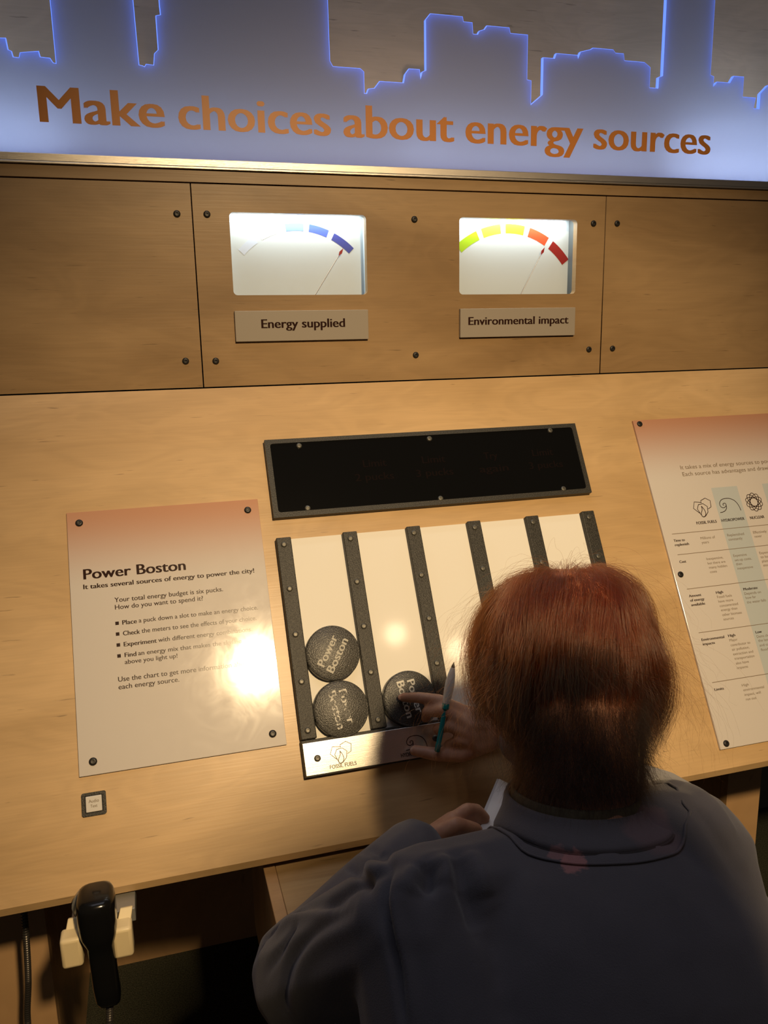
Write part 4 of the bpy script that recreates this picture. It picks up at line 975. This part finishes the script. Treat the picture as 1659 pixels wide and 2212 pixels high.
# pull each strand towards its lock's mean path near the tip
def gather(S, ids, amt):
    k = ids.max()+1; mean = np.zeros((k,)+S.shape[1:]); cnt = np.bincount(ids, minlength=k)[:,None,None]
    np.add.at(mean, ids, S); mean /= np.maximum(cnt, 1)
    t = np.linspace(0, 1, S.shape[1])[None,:,None]**1.2
    return S + (mean[ids]-S)*t*amt
sA = gather(sA, ti, .58)
auburn = hair_mat('auburn_hair', (.062, .0120, .0026), .25, .65)
hair_object('hair', [sA], auburn, .000085, 'auburn hair combed out from the crown')
# under layer: brown, darkened further to put its shade into the colour, hangs along the sides and back
nB = 9000
rb = dirs(nB, 22, 55, 128, lambda v: (v[:,1] < .35) & (v[:,2] > -.75))
bi, bg = lock(rb, 260, .5, 6)
lenB = R0.uniform(.055, .095, nB)
sB = grow(rb, lenB, 14, .016, .14, .60, .72, .50, 42, clump=.35, away=.5, tuck=.25)
sB = gather(sB, bi, .3)
brown = hair_mat('brown_hair_shaded', (.0045, .0018, .0010), .55, .5)
hair_object('under_hair', [sB], brown, .000075, 'brown hair at the back and sides, darkened for shade')
# nape: short wiry hair on the neck, golden brown with shade put into the colour
nC = 7000; r = np.random.default_rng(8)
na = np.array(hp(0, -.030, -.045)); nb = np.array(NB); ax = unit((nb-na)[None])[0]
s1 = np.array(HR); s2 = np.cross(ax, s1); s2 /= np.linalg.norm(s2)
if (s2 @ np.array(HF)) > 0: s2 = -s2              # s2 points to the back of the neck
ang = r.uniform(-1.75, 1.75, nC); hgt = r.uniform(-.25, .62, nC)**1.0
radn = .0515
rootC = na + np.outer(hgt, nb-na) + radn*(np.outer(np.sin(ang), s1) + np.outer(np.cos(ang), s2))
nrmC = unit(np.outer(np.sin(ang), s1) + np.outer(np.cos(ang), s2))
P = [rootC]; d = unit(nrmC*.55 + ax*1.0 + r.normal(0, .45, (nC,3))); p = rootC.copy(); lc = r.uniform(.016, .038, nC)
fz = r.normal(0, 1, (nC,3)); fz2 = r.normal(0, 1, (nC,3)); ph = r.uniform(0, 6.28, (nC,1))
for s in range(1, 10):
    d = unit(d + (fz*np.sin(ph+s*1.5)+fz2*np.cos(ph+s*2.3))*.30 + np.array([0,0,-.12])); p = p + d*(lc/9)[:,None]
    rel = p-na; al = rel @ ax; rad_v = rel - np.outer(al, ax); rl = np.linalg.norm(rad_v, axis=1, keepdims=True)
    p = np.where(rl < radn+.001, p + unit(rad_v)*(radn+.001-rl), p); P.append(p.copy())
sC = np.stack(P, 1)
hair_object('nape_hair', [sC], hair_mat('golden_brown_hair_shaded', (.007, .0028, .0012), .60, .6), .000070, 'short wiry golden brown hair on the nape, darkened for shade')
# flyaways all round
nD = 900
rd = dirs(nD, 23, 8, 120, lambda v: (v[:,1] < .6) & (v[:,2] > -.8))
sD = grow(rd, R0.uniform(.05, .14, nD), 16, .030, .75, .22, .80, 1.0, 43, clump=.4, away=.7)
hair_object('flyaway_hair', [sD], auburn, .000055, 'loose flyaway hairs')
# dark auburn shell beneath the strands, hides the scalp skin
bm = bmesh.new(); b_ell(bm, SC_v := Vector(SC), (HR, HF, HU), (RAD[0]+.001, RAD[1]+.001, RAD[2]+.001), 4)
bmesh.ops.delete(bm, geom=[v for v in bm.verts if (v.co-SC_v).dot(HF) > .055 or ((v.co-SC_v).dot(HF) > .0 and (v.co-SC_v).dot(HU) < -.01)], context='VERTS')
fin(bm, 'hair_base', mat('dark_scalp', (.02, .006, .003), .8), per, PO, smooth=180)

# ------------------------------------------------------------------ pencil held in the right hand
A_ = V3(.0236, -.3121, .7265); B_ = V3(.0553, -.2933, .8390)
A_ = V3(.0290, -.3220, .7230); B_ = V3(.0600, -.3020, .8340)
ax_ = (B_-A_); ln_ = ax_.length; ax_.normalize()
pm = ax_.to_track_quat('Z', 'Y').to_matrix().to_4x4(); pm.translation = A_
pt = thing('mechanical_pencil', 'teal and clear mechanical pencil held upright in the right hand', 'pencil', pm)
bm = bmesh.new(); lathe(bm, [(0, 0), (.0028, 0), (.0036, .001), (.0037, .010), (.0033, .0105), (.0033, ln_*.50), (.0030, ln_*.505), (0, ln_*.505)], 20); fin(bm, 'grip_end', mat('teal_clear', (.0, .20, .20), .25, trans=.3, spec=.5), pt, smooth=40)
bm = bmesh.new(); lathe(bm, [(0, ln_*.48), (.0044, ln_*.48), (.0046, ln_*.485), (.0046, ln_*.535), (.0044, ln_*.54), (0, ln_*.54)], 20); fin(bm, 'teal_ring', M['teal'], pt, smooth=40)
bm = bmesh.new(); lathe(bm, [(0, ln_*.541), (.0046, ln_*.541), (.0055, ln_*.60), (.0062, ln_*.70), (.0060, ln_*.78), (.0048, ln_*.86), (.0034, ln_*.915), (.0026, ln_*.94), (0, ln_*.94)], 24); fin(bm, 'clear_barrel', M['barrel'], pt, smooth=60)
bm = bmesh.new(); lathe(bm, [(0, ln_*.545), (.0022, ln_*.545), (.0022, ln_*.76), (.0012, ln_*.79), (0, ln_*.79)], 14); fin(bm, 'lead_tube', M['teal'], pt, smooth=40)
bm = bmesh.new(); lathe(bm, [(0, ln_*.93), (.0025, ln_*.94), (.0022, ln_*.955), (.0010, ln_*.98), (.0004, ln_), (0, ln_)], 14); fin(bm, 'metal_tip', M['lead'], pt, smooth=40)

# ------------------------------------------------------------------ worksheet held in the left hand
a = V3(.0353, -.4309, .6603); b = V3(.0994, -.3590, .6925)
e1 = (b-a).normalized(); vw = (EYE-a).normalized(); e2 = (V3(.95, .10, -.12) - e1*V3(.95, .10, -.12).dot(e1)).normalized(); e3 = e1.cross(e2)
if e3.dot(vw) < 0: e3 = -e3
wm = Matrix((e2, e1, e3)).transposed().to_4x4(); wm.translation = a - e1*.06
ws = thing('worksheet', 'white folded worksheet held in the left hand in front of the desk', 'paper', wm)
bm = bmesh.new(); nx, ny = 8, 8; W_, H_ = .115, (b-a).length+.06
g = [[bm.verts.new((W_*i/nx, H_*j/ny, .004*math.sin(PI*i/nx))) for i in range(nx+1)] for j in range(ny+1)]
for j in range(ny):
    for i in range(nx): bm.faces.new((g[j][i], g[j][i+1], g[j+1][i+1], g[j+1][i]))
o = fin(bm, 'front_sheet', M['paper'], ws, smooth=180); sd = o.modifiers.new('s', 'SOLIDIFY'); sd.thickness = .0004
bm = bmesh.new()
g = [[bm.verts.new((-.006 + .004*j/ny + W_*i/nx, H_*j/ny, -.0022-.001*math.sin(PI*i/nx))) for i in range(nx+1)] for j in range(ny+1)]
for j in range(ny):
    for i in range(nx): bm.faces.new((g[j][i], g[j][i+1], g[j+1][i+1], g[j+1][i]))
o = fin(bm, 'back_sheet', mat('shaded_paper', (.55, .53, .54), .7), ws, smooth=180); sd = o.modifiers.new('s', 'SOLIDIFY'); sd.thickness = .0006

# ------------------------------------------------------------------ unseen figure added behind the camera to keep the lamp off the jacket
on = thing('jacket_shade_figure', 'added unseen stand-in for the camera holder, in a dark coat, shading the jacket', 'person', Matrix.Translation((.03, -1.44, 0)))
OL = (-.03, 1.44, 0)
bm = bmesh.new(); X_ = .006
b_ell(bm, V3(X_, -1.395, 1.507), ((1,0,0), (0,1,0), (0,0,1)), (.074, .095, .112)); b_cap(bm, V3(X_, -1.31, 1.447), V3(X_, -1.293, 1.432), .010, .012)
b_cap(bm, V3(X_, -1.355, 1.372), V3(X_, -1.345, 1.377), .030, .026); b_cap(bm, V3(X_, -1.415, 1.402), V3(X_, -1.435, 1.252), .052, .060)
for s in (-1, 1):
    b_ell(bm, V3(X_+.076*s, -1.395, 1.452), ((1,0,0), (0,1,0), (0,0,1)), (.010, .020, .032), 2)
    b_cap(bm, V3(X_+.245*s, -1.415, 0.7499), V3(X_+.245*s, -1.395, 0.6976), .030, .034)
    for q in range(4): b_chain(bm, [V3(X_+.245*s, -1.370-.017*q, .689), V3(X_+.242*s, -1.365-.017*q, .650), V3(X_+.236*s, -1.367-.017*q, .619)], [.0095, .0088, .0075])
    b_chain(bm, [V3(X_+.240*s, -1.36, 0.715), V3(X_+.232*s, -1.337, 0.6845), V3(X_+.228*s, -1.333, 0.6584)], [.012, .0100, .0085])
ob = new_obj('body', remesh(bm, .004, 4), M['skin'], on, OL)
bm = bmesh.new()
b_ell(bm, V3(X_, -1.435, 1.092), ((1,0,0), (0,1,0), (0,0,1)), (.185, .115, .24)); b_ell(bm, V3(X_, -1.435, 0.8284), ((1,0,0), (0,1,0), (0,0,1)), (.175, .120, .20))
b_cap(bm, V3(X_-.15, -1.435, 1.257), V3(X_+.15, -1.435, 1.257), .062, .062); b_cap(bm, V3(X_, -1.435, 1.292), V3(X_, -1.435, 1.272), .072, .10)
for s in (-1, 1): b_chain(bm, [V3(X_+.17*s, -1.435, 1.247), V3(X_+.235*s, -1.455, 0.992), V3(X_+.245*s, -1.415, 0.7586)], [.062, .050, .040])
new_obj('coat', remesh(bm, .006, 5), M['trouser'], on, OL)
bm = bmesh.new()
for s in (-1, 1): b_chain(bm, [V3(X_+.085*s, -1.435, 0.7674), V3(X_+.09*s, -1.42, 0.4186), V3(X_+.095*s, -1.445, 0.06976)], [.095, .068, .050])
new_obj('trousers', remesh(bm, .008, 4), M['trouser'], on, OL)
for s in (-1, 1):
    bm = bmesh.new(); b_chain(bm, [V3(X_+.095*s, -1.475, 0.03314), V3(X_+.10*s, -1.395, 0.02965), V3(X_+.11*s, -1.315, 0.02616)], [.037, .036, .029])
    for v in bm.verts: v.co.z = max(v.co.z, .001)
    new_obj('shoe', remesh(bm, .005, 3), M['shoe'], on, OL)
bm = bmesh.new(); b_ell(bm, V3(X_, -1.41, 1.531), ((1,0,0), (0,1,0), (0,0,1)), (.093, .100, .100), 4)
bmesh.ops.delete(bm, geom=[v for v in bm.verts if v.co.z < 1.42 or (v.co.y > -1.365 and v.co.z < 1.512)], context='VERTS')
o = fin(bm, 'hair_cap', mat('dark_hair', (.02, .014, .01), .5), on, OL, smooth=180); sd = o.modifiers.new('s', 'SOLIDIFY'); sd.thickness = .008
